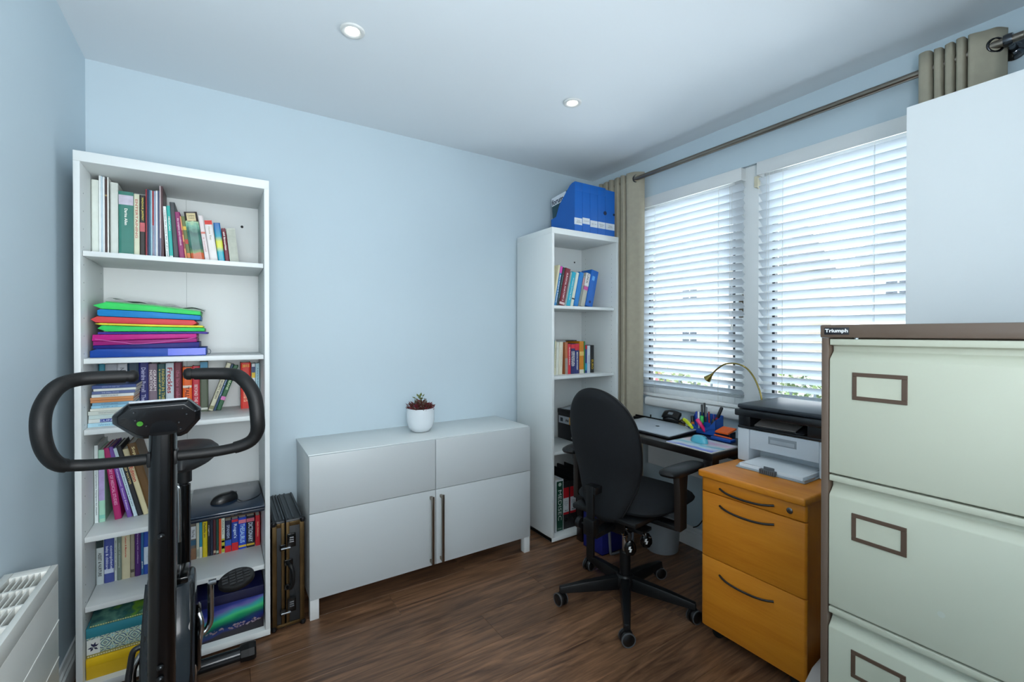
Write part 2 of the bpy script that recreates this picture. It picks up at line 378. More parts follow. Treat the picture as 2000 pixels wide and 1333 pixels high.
def curtain(label, plan, ztop, zbot, rings, flare):
    t = thing('curtain', label, 'curtain', (plan[0][0], plan[0][1], zbot), group='beige eyelet curtains')
    pp = smooth_path([(x, y, 0) for x, y in plan], 7)
    cx = sum(p.x for p in pp) / len(pp)
    def fn(u, v):
        p = pp[min(len(pp) - 1, int(round(u * (len(pp) - 1))))]
        z = zbot + (ztop - zbot) * v; w = 1 - v
        k = 1.0 - 0.35 * w * flare
        return (cx + (p.x - cx) * k + 0.004 * math.sin(z * 3 + p.y * 40) * w, p.y + 0.006 * math.sin(z * 2.2 + p.y * 25) * w, z + 0.003 * math.sin(p.y * 60) * (v > .99))
    o = MB().grid(fn, len(pp) - 1, 26).build('drape', CURT, t, smooth=True)
    so = o.modifiers.new('cloth_thickness', 'SOLIDIFY'); so.thickness = 0.003; so.offset = 0
    for x, y, d in rings:
        mb = MB(); d = Vector(d).normalized()
        q = Vector((0, 0, 1)).rotation_difference(d)
        c = Vector((x, y, 2.302))
        pts = [c + q @ Vector((0.0235 * math.cos(a), 0.0235 * math.sin(a), 0)) for a in [2 * PI * i / 20 for i in range(21)]]
        mb.tube(pts, 0.0048, 8, cap=False)
        mb.build('eyelet_ring', mat('#4a4a4c', 0.2, metal=1.0), t, smooth=True)
    return t
curtain('beige eyelet curtain hanging in the corner beside the narrow bookcase',
        [(2.822, -0.180), (2.758, -0.19), (2.752, -.203), (2.758, -0.216), (2.815, -0.225), (2.758, -0.234), (2.752, -.250), (2.758, -0.266), (2.815, -0.276), (2.758, -0.286), (2.752, -.302), (2.758, -0.318), (2.815, -0.328), (2.758, -0.340), (2.752, -.355), (2.758, -0.372), (2.815, -0.384), (2.758, -0.396), (2.752, -.41), (2.756, -0.426), (2.80, -.437), (2.756, -0.448), (2.750, -0.466), (2.768, -0.495), (2.792, -0.535), (2.818, -0.548)],
        2.345, 0.06, [(2.7815, -0.514, (0.77, 0.64, 0))], 0.6)
curtain('beige eyelet curtain gathered behind the tall white cupboard',
        [(2.83, -1.958), (2.765, -1.950), (2.750, -1.966), (2.756, -1.984), (2.80, -1.990), (2.758, -1.996), (2.752, -2.006), (2.758, -2.016), (2.80, -2.021), (2.758, -2.027), (2.752, -2.037), (2.758, -2.047), (2.80, -2.052), (2.758, -2.058), (2.752, -2.068), (2.758, -2.078), (2.80, -2.083), (2.756, -2.090), (2.750, -2.104), (2.756, -2.120), (2.768, -2.140), (2.782, -2.158), (2.82, -2.176)],
        2.362, 0.9, [(2.7805, -2.154, (0.74, 0.67, 0))], 0.4)

# ------------------------------------------------------------------ ceiling lights
SPOT = emit('#fff6e6', 14)
for cx, cy, lb in ((0.903, -0.791, 'round white recessed ceiling spotlight above the wide bookcase and exercise bike'), (1.961, -0.831, 'round white recessed ceiling spotlight nearest the window corner')):
    t = thing('ceiling_spotlight', lb, 'ceiling light', (cx, cy, ZC), group='recessed ceiling spotlights')
    MB().lathe([(0.024, -0.001), (0.027, -0.005), (0.038, -0.0085), (0.044, -0.006), (0.0455, -0.0005), (0.024, -0.0005)], (cx, cy, ZC), 40, ring=True).build('trim_ring', mat('#cfd2d0', 0.3), t, smooth=True)
    MB().lathe([(0.0, -0.0035), (0.018, -0.0035), (0.0235, -0.0015), (0.0235, -0.0004)], (cx, cy, ZC), 32).build('lens', SPOT, t, smooth=True)
    l = bpy.data.lights.new('spot_beam', 'SPOT'); l.energy = 7; l.spot_size = math.radians(110); l.spot_blend = 0.8; l.shadow_soft_size = 0.03; l.color = (1.0, 0.93, 0.82)
    lo = bpy.data.objects.new('spot_beam', l); COL.objects.link(lo); lo.parent = t; lo.location = (0, 0, -0.02)

# ------------------------------------------------------------------ bookcases
def bookcase(label, x0, x1, yf, H, shelves, sidey=-0.022, backy=-0.055, inset=0.02, pins=False, warp=()):
    T = 0.018
    t = thing('bookcase', label, 'bookcase', ((x0 + x1) / 2, (yf + sidey) / 2, 0))
    for a, b in ((x0, x0 + T), (x1 - T, x1)):
        MB().box(a, b, yf, sidey, 0.012, H - 0.036).build('side_panel', WHITE, t, bevel=0.0008)
    MB().box(x0, x1, yf - 0.0005, sidey, H - 0.036, H).build('top_panel', WHITE, t, bevel=0.001)
    MB().box(x0, x1, yf - 0.0005, sidey, 0.012, 0.036).build('base_panel', WHITE, t, bevel=0.001)
    MB().box(x0 + T, x1 - T, backy, backy + 0.004, 0.036, H - 0.036).build('back_panel', WHITE, t)
    MB().box((x0 + x1) / 2 - 0.001, (x0 + x1) / 2 + 0.0005, backy - 0.0004, backy, 0.036, H - 0.036).build('back_seam', mat('#9aa3a2', 0.6), t)
    for z in shelves:
        MB().box(x0 + T + 0.0015, x1 - T - 0.0015, yf + inset, backy - 0.002, z - 0.0185, z).build('shelf', WHITE, t, bevel=0.0008)
    for a in (x0 + 0.03, x1 - 0.03):
        for b in (yf + 0.04, sidey - 0.04):
            MB().cyl((a, b, 0.0), (a, b, 0.012), 0.016, n=16).build('foot', mat('#b9bdbd', 0.5), t)
    mb = MB()
    for a in (x0 + T + 0.0003, x1 - T - 0.0003):
        for b in (yf + 0.045, backy - 0.045):
            z = 0.25
            while z < H - 0.1:
                mb.cyl((a - 0.0003, b, z), (a + 0.0003, b, z), 0.0022, n=6); z += 0.064 if not pins else 0.032
    o = mb.build('pin_holes', mat('#868f90', 0.8), t); o['kind'] = 'stuff'
    MB().cyl((x1 - 0.085, backy + 0.001, H - 0.13), (x1 - 0.085, backy - 0.002, H - 0.13), 0.006, n=14).build('cable_hole', mat('#2c2f30', 0.8), t)
    return t
ZA, ZB, ZCc, ZD, ZE, ZBase = 1.5785, 1.193, 0.938, 0.553, 0.302, 0.036
bookcase('wide white open bookcase standing behind the exercise bike', 0.0455, 0.6485, -0.427, 1.9235, (ZA, ZB, ZCc, ZD, ZE), inset=0.027)
RA, RB, RC = 1.455, 1.017, 0.5497
bookcase('narrow tall white bookcase in the corner beside the beige curtain', 2.162, 2.7255, -0.406, 1.928, (RA, RB, RC), inset=0.022, pins=True)

def book(base, thick, height, lean, color, label, group, depth=0.16, spine=None, sp_c=None, sp_len=0.55, sp_h=0.45, sp_pos=0.5, bands=(), hard=True, rough=0.5, spine_mat=None, bold=0.02, name='book', yaw=0.0):
    """upright book; base is the lowest spine corner on its shelf. parts: cover, page_block, spine bands, lettering"""
    t = thing(name, label, 'book', base, (0, lean, yaw), group, local=True)
    s = -1 if lean > 0 else 0
    x0 = s * thick; x1 = x0 + thick; c = 0.0018 if thick > 0.008 else 0.001
    cm = spine_mat or mat(color, rough, var=0.07, scale=25)
    MB().box(x0, x0 + c, 0.0, depth, 0.0, height).box(x1 - c, x1, 0.0, depth, 0.0, height).prism([(x0 + .0001, 0.0), (x0 + thick * .18, -0.0022 if thick > .012 else -.0008), (x1 - thick * .18, -0.0022 if thick > .012 else -.0008), (x1 - .0001, 0.0), (x1 - c, 0.002), (x0 + c, 0.002)], 'z', 0.0, height).build('cover', cm, t)
    ins = 0.003 if hard else 0.0004
    MB().box(x0 + c, x1 - c, 0.0022, depth - ins, ins, height - ins).build('page_block', PAPER, t)
    yy = -0.0024 if thick > .012 else -.001
    for a, b, bc in bands:
        MB().box(x0 + 0.0006, x1 - 0.0006, yy - 0.0002, 0.0, a * height, b * height).build('spine_band', mat(bc, rough, var=0.1, scale=60), t)
    if spine:
        ss = spine if isinstance(spine, (list, tuple)) else [spine]
        for i, q in enumerate(ss):
            off = (0 if len(ss) == 1 else (0.22 if i == 0 else -0.22)) * thick
            hh = thick * sp_h * (0.6 if len(ss) > 1 else 1)
            text(q, t, ((x0 + x1) / 2 + off, yy - 0.0003, height * sp_pos), (0, 0, -1), (1, 0, 0), hh, height * sp_len, mat(sp_c or '#e8e8e0', 0.6), bold=bold)
    return t
# ---- top shelf (binders, cookery books, booklets)
G = 'books on the top shelf of the wide bookcase'
S = ' on the top shelf'
TOPROW = [
 (0.0655, 0.020, 0.290, 0, '#cfd8d0', 'thick cream binder at the far end against the side panel', dict(bands=((.02, .03, '#8d958f'),))),
 (0.0865, 0.006, 0.308, 0, '#dfe8ea', 'thin tall white booklet next to the thick cream binder', {}),
 (0.0930, 0.0045, 0.307, 0, '#b9cfdb', 'thin pale blue booklet between two thin white ones', {}),
 (0.0980, 0.0055, 0.306, 0, '#dce4e6', 'thin white booklet touching the dark brown one', {}),
 (0.1040, 0.0065, 0.298, 0, '#3b2420', 'thin dark brown booklet among the tall white ones', dict(bands=((.78, .8, '#a08a5a'),))),
 (0.1110, 0.0040, 0.307, 0, '#e4e8e4', 'thinnest white booklet just before the narrow black gap', {}),
 (0.1200, 0.0225, 0.289, 0, '#c7cec8', 'thick pale grey binder beside the green cookery book', {}),
 (0.1440, 0.0450, 0.260, 0, '#2f7468', 'thick green cookery book with a small photo on its spine', dict(spine=('Darina Allen',), sp_len=.25, sp_pos=.62, sp_h=.2, bands=((.80, .945, '#b9b4c4'), (.025, .07, '#d8e0dc')))),
 (0.1900, 0.0170, 0.255, 0, '#c9cdb4', 'pale cream green paperback beside the thick green book', dict(spine='ENTERTAINING', sp_c='#b0685c', sp_len=.6, sp_pos=.62, bands=((.02, .04, '#6c7a50'),))),
 (0.2080, 0.0165, 0.254, 0, '#1d1c1a', 'black cookery book with yellow lettering and a small picture', dict(spine='MADHUR JAFFREY', sp_c='#c8b84c', sp_len=.36, sp_pos=.78, bands=((.43, .57, '#b8545a'),))),
 (0.2260, 0.0045, 0.280, 0, '#8e2836', 'thin dark red magazine right of the black cookery book', {}),
 (0.2310, 0.0050, 0.281, 0, '#1c2c4c', 'thin navy magazine after the dark red one', {}),
 (0.2365, 0.0050, 0.279, 0, '#2f5f7c', 'thin steel blue magazine in the magazine cluster', {}),
 (0.2420, 0.0045, 0.278, 0, '#9ac4cf', 'thin light turquoise magazine in the magazine cluster', {}),
 (0.2470, 0.0050, 0.277, 0, '#a33a40', 'thin bright red magazine in the magazine cluster', dict(bands=((.0, .5, '#8c98ac'),))),
 (0.2525, 0.0055, 0.278, 0, '#8da0b8', 'thin grey blue magazine in the magazine cluster', {}),
 (0.2585, 0.0055, 0.280, 0, '#d9dde0', 'thin white magazine in the magazine cluster', {}),
 (0.2645, 0.0050, 0.280, 0, '#3c4a6a', 'thin slate magazine before the tallest grey pink one', {}),
 (0.2700, 0.0055, 0.301, 0, '#b7a9ae', 'tallest thin grey pink magazine', dict(bands=((.0, .3, '#56607a'),))),
 (0.2770, 0.0080, 0.301, -.015, '#4a2f33', 'tall dark maroon folder at the end of the magazines', {}),
 (0.2910, 0.0100, 0.221, -.045, '#dfe6e4', 'slim white book with tiny dark print left of the turquoise one', dict(spine='recipes for every day of the year', sp_c='#4a5258', sp_len=.85)),
 (0.3025, 0.0120, 0.225, -.045, '#18a39b', 'slim turquoise book leaning slightly', dict(spine='MEXICAN', sp_len=.25, sp_pos=.68, bands=((.05, .1, '#d0dedb'),))),
 (0.3160, 0.0175, 0.241, -.058, '#3a3e43', 'dark charcoal book leaning on the turquoise one', {}),
 (0.3360, 0.0185, 0.204, -.090, '#86235f', 'purple paperback leaning on the charcoal book', dict(spine='the complete curry cookbook', sp_c='#d8b8cc', sp_len=.55, sp_pos=.6)),
 (0.3560, 0.0060, 0.188, -.115, '#c98a5a', 'thin orange speckled booklet behind the purple paperback', dict(bands=((.3, .45, '#7c3a24'), (.6, .7, '#8a3a20')))),
 (0.3630, 0.0120, 0.190, -.120, '#5c6a3a', 'olive multicoloured paperback against the fat picture book', dict(bands=((.1, .2, '#c86a2c'), (.4, .5, '#a83020'), (.7, .78, '#c8a83c')))),
 (0.3770, 0.0450, 0.210, -.133, '#5b8f78', 'fattest book, a green picture spine with a round cream title', dict(spine_mat='PIC')),
 (0.4240, 0.0160, 0.201, -.129, '#d8cfcf', 'pale pink white paperback leaning on the picture book', dict(spine='a novel', sp_c='#c8a0a0', sp_len=.3, sp_pos=.4, bands=((.62, .66, '#c87060'),))),
 (0.4415, 0.0275, 0.184, -.125, '#d9d6d4', 'white paperback with a red band at its top', dict(spine='Home Thai', sp_c='#a8a088', sp_len=.3, sp_pos=.7, sp_h=.25, bands=((.90, .995, '#c8281c'),))),
 (0.4705, 0.0235, 0.177, -.108, '#0f86a8', 'blue book with a glowing yellow centre on its spine', dict(spine_mat='BLUEYEL')),
 (0.4960, 0.0150, 0.157, -.106, '#6b2030', 'short maroon paperback with white lettering', dict(spine='old favourites', sp_len=.5, sp_pos=.65)),
 (0.5125, 0.0330, 0.158, -.100, '#c3c7b8', 'grey cream mottled paperback at the open end', dict(bands=((.02, .98, '#a9aea2'),))),
]
PIC = ramp_mat([(0.0, '#b8552c'), (0.16, '#b8552c'), (0.2, '#6e8a50'), (0.3, '#2f5a52'), (0.45, '#3f7468'), (0.6, '#2a5650'), (0.72, '#6fa890'), (0.78, '#a8c49a'), (0.8, '#2a201c'), (1.0, '#2a201c')], 2, 0, .21, .3, .25, 45)
BLUEYEL = ramp_mat([(0.0, '#0f86a8'), (0.3, '#109aa8'), (0.42, '#c8cc40'), (0.55, '#c8cc40'), (0.68, '#1092a8'), (0.9, '#1268a8'), (1.0, '#0f5c98')], 2, 0, .177, .3, .05, 20)
for x, th, h, ln, c, lb, kw in TOPROW:
    kw = dict(kw)
    if kw.get('spine_mat') == 'PIC':
        kw['spine_mat'] = PIC; bk = book((x, -0.27, ZA), th, h, ln, c, lb + S, G, **kw)
        MB().box(0.007, th - 0.007, -0.0032, -0.002, h * .82, h * .97).build('title_label', mat('#cdbf94', .6), bk, bevel=0.0004)
        text('Complete\nCookery', bk, (th / 2, -0.0034, h * .895), (1, 0, 0), (0, 0, 1), h * .09, th * .5, BLACKT)
        continue
    if kw.get('spine_mat') == 'BLUEYEL': kw['spine_mat'] = BLUEYEL
    book((x, -0.27, ZA), th, h, ln, c, lb + S, G, hard=(th > .012), **kw)

# ---- second shelf: stack of coloured wallets and folders
G = 'coloured folders stacked on the second shelf'
def wallet(name, label, pts, color, y0=-0.335, y1=-0.09, rough=0.5, bev=0.0015, extra=None):
    xs = sum(p[0] for p in pts) / len(pts)
    t = thing(name, label, 'folder', (xs, (y0 + y1) / 2, min(p[1] for p in pts)), group=G)
    MB().prism(pts, 'y', y0, y1).build('body', mat(color, rough, var=0.1, scale=18, bump=0.2, bscale=60, spec=0.3), t, bevel=bev)
    if extra: extra(t)
    return t
def box_extra(t):
    MB().box(0.30, 0.4235, -0.3362, -0.335, 1.1965, 1.2235).build('front_panel', mat('#0e3fc0', 0.3), t)
    mb = MB().tube(smooth_path([(0.4265, -0.3, 1.219), (0.437, -0.3, 1.217), (0.441, -0.3, 1.208), (0.437, -0.3, 1.199), (0.4265, -0.3, 1.197)], 4), 0.0013, 6)
    mb.build('elastic_loop', mat('#4c5a66', 0.5), t)
wallet('box_file', 'royal blue plastic box file at the bottom of the folder stack', [(0.070, 1.1935), (0.426, 1.1935), (0.426, 1.2255), (0.090, 1.2255), (0.070, 1.2185)], '#0a3f94', extra=box_extra)
wallet('document_wallet', 'dark navy plastic wallet lying directly on the blue box file', [(0.079, 1.226), (0.402, 1.226), (0.402, 1.2485), (0.2, 1.241), (0.079, 1.2385)], '#0c0f68')
wallet('document_wallet', 'dark pink plastic wallet above the navy one, lower of the two pink', [(0.079, 1.239), (0.2, 1.2415), (0.394, 1.249), (0.394, 1.264), (0.079, 1.2545)], '#8a0c68',
       extra=lambda t: MB().tube(smooth_path([(0.085, -0.337, 1.262), (0.16, -0.338, 1.250), (0.21, -0.338, 1.243), (0.33, -0.338, 1.256), (0.39, -0.337, 1.267)], 5), 0.0011, 5).build('elastic_strap', mat('#c86ab0', 0.5), t))
wallet('document_wallet', 'bright magenta plastic wallet in the middle of the stack', [(0.076, 1.2555), (0.23, 1.261), (0.393, 1.2655), (0.393, 1.282), (0.078, 1.279)], '#b00c78')
wallet('document_wallet', 'thin violet plastic wallet under the lower green wallet', [(0.092, 1.2805), (0.40, 1.283), (0.429, 1.281), (0.432, 1.288), (0.42, 1.2905), (0.092, 1.2885)], '#3a2a88')
wallet('document_wallet', 'green pointed plastic wallet in mid stack, lower of the two green', [(0.091, 1.302), (0.116, 1.291), (0.420, 1.2925), (0.420, 1.306), (0.2, 1.310), (0.104, 1.3135)], '#22b854')
wallet('document_wallet', 'thin yellow plastic wallet between the red and green wallets', [(0.083, 1.319), (0.1, 1.3155), (0.24, 1.3105), (0.415, 1.308), (0.415, 1.3155), (0.24, 1.3185), (0.1, 1.3225)], '#d2c832')
wallet('document_wallet', 'salmon red plastic wallet with a pointed end', [(0.072, 1.336), (0.086, 1.3245), (0.24, 1.3195), (0.38, 1.3165), (0.395, 1.326), (0.385, 1.337), (0.24, 1.342), (0.090, 1.347)], '#c63c40')
wallet('document_wallet', 'bright blue plastic wallet under the topmost green one', [(0.091, 1.354), (0.096, 1.3485), (0.25, 1.343), (0.406, 1.3385), (0.407, 1.356), (0.25, 1.368), (0.10, 1.374), (0.091, 1.370)], '#0878b8')
wallet('document_wallet', 'large green pointed plastic wallet on top of the stack', [(0.079, 1.388), (0.103, 1.3755), (0.25, 1.3695), (0.406, 1.358), (0.407, 1.372), (0.25, 1.391), (0.115, 1.401)], '#2cc45c',
       extra=lambda t: MB().prism([(0.115, 1.4015), (0.25, 1.3915), (0.407, 1.3725), (0.409, 1.377), (0.26, 1.396), (0.112, 1.4055)], 'y', -0.325, -0.09).build('flap', mat('#1f8a44', 0.4), t))
pb = MB().grid(lambda u, v: (0.11 + 0.31 * u, -0.30 + 0.2 * v, 1.4095 - 0.036 * u + 0.006 + 0.004 * math.sin(u * 9 + v * 4) + 0.012 * v + 0.003 * math.sin(u * 23)), 30, 10)
pbm = glass_mat((0.975, 0.98, 0.98), rough=0.35)
tag(pb.build('plastic_sleeve', pbm, None, smooth=True), 'crumpled clear plastic sleeve lying on the topmost green wallet', 'plastic sleeve')

# ---- third shelf: upright books and flat pile of leaflets
G = 'upright books on the third shelf of the wide bookcase'
S = ' on the third shelf'
HM = 0.222
for x, th, h, ln, c, lb, kw in [
 (0.0660, 0.018, HM, 0, '#177f96', 'teal book nearest the side panel', dict(bands=((.62, .8, '#3fc0dc'),))),
 (0.0850, 0.036, HM, 0, '#9aa0a8', 'broad grey book above the flat pile', dict(spine='HI', sp_len=.12, sp_pos=.8, sp_c='#5a6068', bands=((0, .8, '#c4c9cf'),))),
 (0.1220, 0.031, HM, 0, '#b9bec4', 'light grey book left of the dark petrol one', dict(spine='NOVEL', sp_len=.25, sp_pos=.8, sp_c='#5a6068')),
 (0.1540, 0.035, HM + .005, 0, '#0f3348', 'dark petrol blue book with cream capitals', dict(spine='LYREBIRD', sp_len=.45, sp_pos=.52, sp_c='#d8d0a8')),
 (0.1900, 0.031, HM + .004, 0, '#141d6e', 'navy blue book with pale serif lettering', dict(spine='Deirdre Purcell  The Grass', sp_len=.8, sp_pos=.5, sp_c='#b8bce0')),
 (0.2220, 0.028, HM - .004, 0, '#7d6c7c', 'mauve grey book with white capitals', dict(spine=('GRAHAM', 'NORTON'), sp_len=.4, sp_pos=.68, sp_h=.6, sp_c='#e4dce0', bands=((.18, .28, '#274a66'), (.05, .18, '#c06a60')))),
 (0.2510, 0.027, HM - .006, 0, '#0e4a4c', 'dark green book with golden lettering', dict(spine=('FASHION IN THE CITY', 'a novel of the evening'), sp_len=.8, sp_pos=.5, sp_h=.6, sp_c='#c0b458')),
 (0.2790, 0.0275, HM - .003, 0, '#c5d2da', 'pale blue white book with dark red lettering', dict(spine='Freckles', sp_len=.5, sp_pos=.66, sp_h=.6, sp_c='#a01828')),
 (0.3075, 0.026, HM - .002, 0, '#6c1f33', 'maroon book beside the orange one', dict(spine='the lace maker', sp_len=.6, sp_pos=.55, sp_c='#a85a70')),
 (0.3375, 0.032, 0.199, 0, '#e8600f', 'bright orange book', dict(spine='TALL TALES', sp_len=.55, sp_pos=.3, sp_c='#6a2408', bands=((.55, .6, '#e8d8c8'),))),
 (0.3710, 0.027, 0.202, 0, '#c02438', 'crimson red book beside the orange one', dict(spine='BEYOND THE SEA', sp_len=.5, sp_pos=.35, sp_c='#e8c8c8')),
 (0.3995, 0.028, 0.221, 0, '#55604c', 'mossy grey green book with light blue top', dict(bands=((.80, .99, '#3a86a8'), (.04, .08, '#c8ccc0')))),
 (0.4450, 0.017, 0.220, .330, '#cfcdb2', 'cream paperback leaning to one side', dict(spine='WHERE SECRETS BEGIN', sp_len=.6, sp_pos=.55, sp_c='#4a4a40', bands=((.03, .1, '#8a8a60'),))),
 (0.4555, 0.009, 0.215, .330, '#1d3f62', 'thin dark blue book leaning behind the cream one', dict(spine='small worlds', sp_len=.4, sp_c='#a8c0d8')),
 (0.4750, 0.018, 0.208, .335, '#1f5a35', 'green book with a pink flower, leaning', dict(spine='RED BEANS', sp_len=.4, sp_pos=.65, sp_c='#c8dcb0', bands=((.22, .3, '#d070b0'),))),
 (0.5530, 0.039, 0.211, 0, '#cf2412', 'thick bright red yearbook with the year at the top', dict(spine='WRITERS & ARTISTS', sp_len=.6, sp_pos=.45, sp_c='#f0c8a0')),
 (0.5955, 0.015, 0.205, 0, '#d5dade', 'white book with a yellow and navy patch', dict(bands=((.68, .8, '#d8b820'), (.8, .93, '#203a6a')))),
 (0.6115, 0.0165, 0.206, 0, '#a9cfda', 'pale blue book at the open right end', dict(spine='A novel by the shore', sp_len=.4, sp_pos=.7, sp_c='#4a7a90')),
]:
    b = book((x, -0.165, ZCc), th, h, ln, c, lb + S, G, depth=0.10, **kw)
    if 'yearbook' in lb:
        text('2015', b, (th / 2, -0.003, h * .93), (1, 0, 0), (0, 0, 1), .013, th * .75, mat('#e8a820', .5), bold=.03)
def flat_book(x0, x1, z0, z1, y0, depth, color, label, group, spine=None, sp_c='#303840', sp_pos=.4, sp_len=.4, band=None, rot=0.0, name='book', pages=True):
    t = thing(name, label, 'book', ((x0 + x1) / 2, y0, z0), (0, 0, rot), group, local=True)
    w = (x1 - x0) / 2; h = z1 - z0; c = min(0.0015, h * .2)
    MB().box(-w, w, 0, depth, 0, c).box(-w, w, 0, depth, h - c, h).box(-w, w, -0.0012, c, 0, h).build('cover', mat(color, .45, var=.08, scale=30), t, bevel=0.0003, seg=1)
    MB().box(-w + .001, w - .001, c, depth - .002, c, h - c).build('page_block', PAPER, t)
    if band: MB().box(-w + band[0] * 2 * w, -w + band[1] * 2 * w, -0.0016, 0, h * .08, h * .92).build('spine_band', mat(band[2], .5), t)
    if spine: text(spine, t, (-w + sp_pos * 2 * w, -0.0018, h / 2), (1, 0, 0), (0, 0, 1), h * .5, sp_len * 2 * w, mat(sp_c, .6))
    return t
G = 'flat pile of thin books on the third shelf'
S = ' in the flat pile'
zs = [1.0905, 1.0785, 1.0695, 1.0580, 1.0465, 1.0370, 1.0270, 1.0165, 1.0060, 0.9965, 0.9820, 0.9675, 0.9530, 0.9382]
FLAT = [('#1d3c78', 'navy blue book, topmost', 'A BOOK FOR EVERY DAY', '#8898c0', .077, .204, None),
 ('#cfd4cc', 'cream white book under the navy one', None, None, .081, .203, None),
 ('#4a5a88', 'slate blue book', 'THE SMALL HOURS', '#a8b4d0', .077, .2, None),
 ('#cdd2d0', 'white book with dark capitals', 'HANDBOOK OF GOOD PRACTICE', '#2a3038', .076, .197, None),
 ('#c8844a', 'upper orange book', None, None, .072, .195, None),
 ('#bf7a42', 'lower orange book', None, None, .073, .195, None),
 ('#6a9ab4', 'dusty blue book below the orange pair', 'a short guide', '#1f3a5a', .078, .194, None),
 ('#8cc0d8', 'sky blue book with dark lettering', 'a longer guide', '#1f4a7a', .075, .196, None),
 ('#d0d3c8', 'off white book below the sky blue one', None, None, .072, .196, None),
 ('#bcc4bc', 'pale grey book with small print', 'Clinical care in practice today', '#5a6468', .066, .200, None),
 ('#b4c6c4', 'pale green grey book', None, None, .068, .201, None),
 ('#c6ccc8', 'white book with a dark blue title strip', 'CLINIC', '#d0d8e8', .067, .201, (.24, .8, '#1c3a90')),
 ('#a4ccdc', 'light blue book at the very bottom', 'reference series', '#4a8aac', .065, .203, None)]
for i, (c, lb, sp_, sc_, a, b, bd) in enumerate(FLAT):
    flat_book(a, b, zs[i + 1], zs[i] - .0006, -0.345, 0.165, c, lb + S, G, sp_, sc_ or '#303840', .42, .4, bd)

# ---- fourth shelf: tall leaning books, laptop and mouse
G = 'tall books on the fourth shelf of the wide bookcase'
S = ' on the fourth shelf'
for x, th, h, ln, c, lb, kw in [
 (0.0655, 0.0110, 0.299, 0, '#d4e0e0', 'thin white spined book against the side panel', dict(spine='Complementary Therapies for Health', sp_len=.6, sp_pos=.4, sp_c='#5a6a70')),
 (0.0785, 0.0180, 0.280, -.004, '#9ed0b8', 'mint green book with a lilac stripe', dict(bands=((.3, .82, '#a898c8'), (.05, .1, '#7ac0b0')))),
 (0.1250, 0.0210, 0.286, -.114, '#a51260', 'magenta medical book leaning left', dict(spine='THEORY OF MEDICAL STUDIES', sp_len=.6, sp_pos=.5, sp_c='#d890b8')),
 (0.1630, 0.0150, 0.292, -.200, '#6f48a0', 'purple book leaning on the magenta one', dict(spine='Clinical Companion  Second Edition', sp_len=.75, sp_pos=.48, sp_c='#d0c0e4')),
 (0.1830, 0.0110, 0.286, -.222, '#bcd2dc', 'pale blue slim book leaning', dict(spine='Problem based learning and care', sp_len=.6, sp_pos=.45, sp_c='#4a6a7a')),
 (0.1960, 0.0150, 0.294, -.227, '#15191f', 'black slim book leaning', dict(spine='DEEP WATER', sp_len=.3, sp_pos=.6, sp_c='#b8a870')),
 (0.2130, 0.0170, 0.279, -.232, '#c6bd97', 'cream book with red handwriting lettering', dict(spine='Edition', sp_len=.22, sp_pos=.62, sp_h=.7, sp_c='#b03028')),
 (0.2320, 0.0270, 0.299, -.234, '#5c3f14', 'brown and gold book at the open end', dict(spine='Sophy', sp_len=.2, sp_pos=.85, sp_c='#d8c890'))]:
    book((x, -0.25, ZD), th, h, ln, c, lb + S, G, depth=0.18, **kw)
# ---- fifth shelf
G = 'parenting and reference books on the fifth shelf'
S = ' on the fifth shelf behind the bike'
for x, th, h, ln, c, lb, kw in [
 (0.0655, 0.0220, 0.205, 0, '#b9c6c8', 'pale grey book with a dark green band', dict(spine='ASSIST & NURTURE', sp_len=.45, sp_pos=.38, sp_c='#20282c', bands=((.70, .84, '#12292a'),))),
 (0.0885, 0.0295, 0.205, 0, '#3d4c93', 'blue violet baby care book with white lettering', dict(spine=('complete', 'baby & childcare'), sp_len=.45, sp_pos=.48, sp_h=.55, sp_c='#c8d0e8', bands=((.18, .26, '#b8c4d8'),))),
 (0.1190, 0.0080, 0.200, 0, '#b8c4c2', 'thin white book beside the baby care book', dict(spine='Managing your career', sp_len=.6, sp_c='#4a5450')),
 (0.1275, 0.0135, 0.200, 0, '#6d7d74', 'grey green paperback', dict(spine='ways of knowing', sp_len=.5, sp_c='#a8b4ac')),
 (0.1415, 0.0255, 0.205, 0, '#c2bc9c', 'broad cream book with red lettering', dict(spine='Letters & Memories', sp_len=.4, sp_pos=.62, sp_h=.22, sp_c='#b83a30')),
 (0.1680, 0.0130, 0.200, 0, '#8c8676', 'taupe paperback', dict(bands=((.1, .16, '#4a463c'),))),
 (0.1820, 0.0180, 0.203, 0, '#3f1260', 'deep purple book', dict(spine='Parenting with confidence', sp_len=.6, sp_pos=.55, sp_h=.25, sp_c='#b098c8')),
 (0.2010, 0.0085, 0.202, 0, '#1f5c8c', 'thin mid blue book', dict(spine='guide', sp_len=.15, sp_pos=.2)),
 (0.2100, 0.0150, 0.202, 0, '#14409c', 'royal blue book with a white panel', dict(bands=((.2, .55, '#b8c8d8'),)))]:
    book((x, -0.225, ZE), th, h, ln, c, lb + S, G, depth=0.15, **kw)
G = 'small books and dictionaries on the fifth shelf'
S = ' in the small row below the laptop'
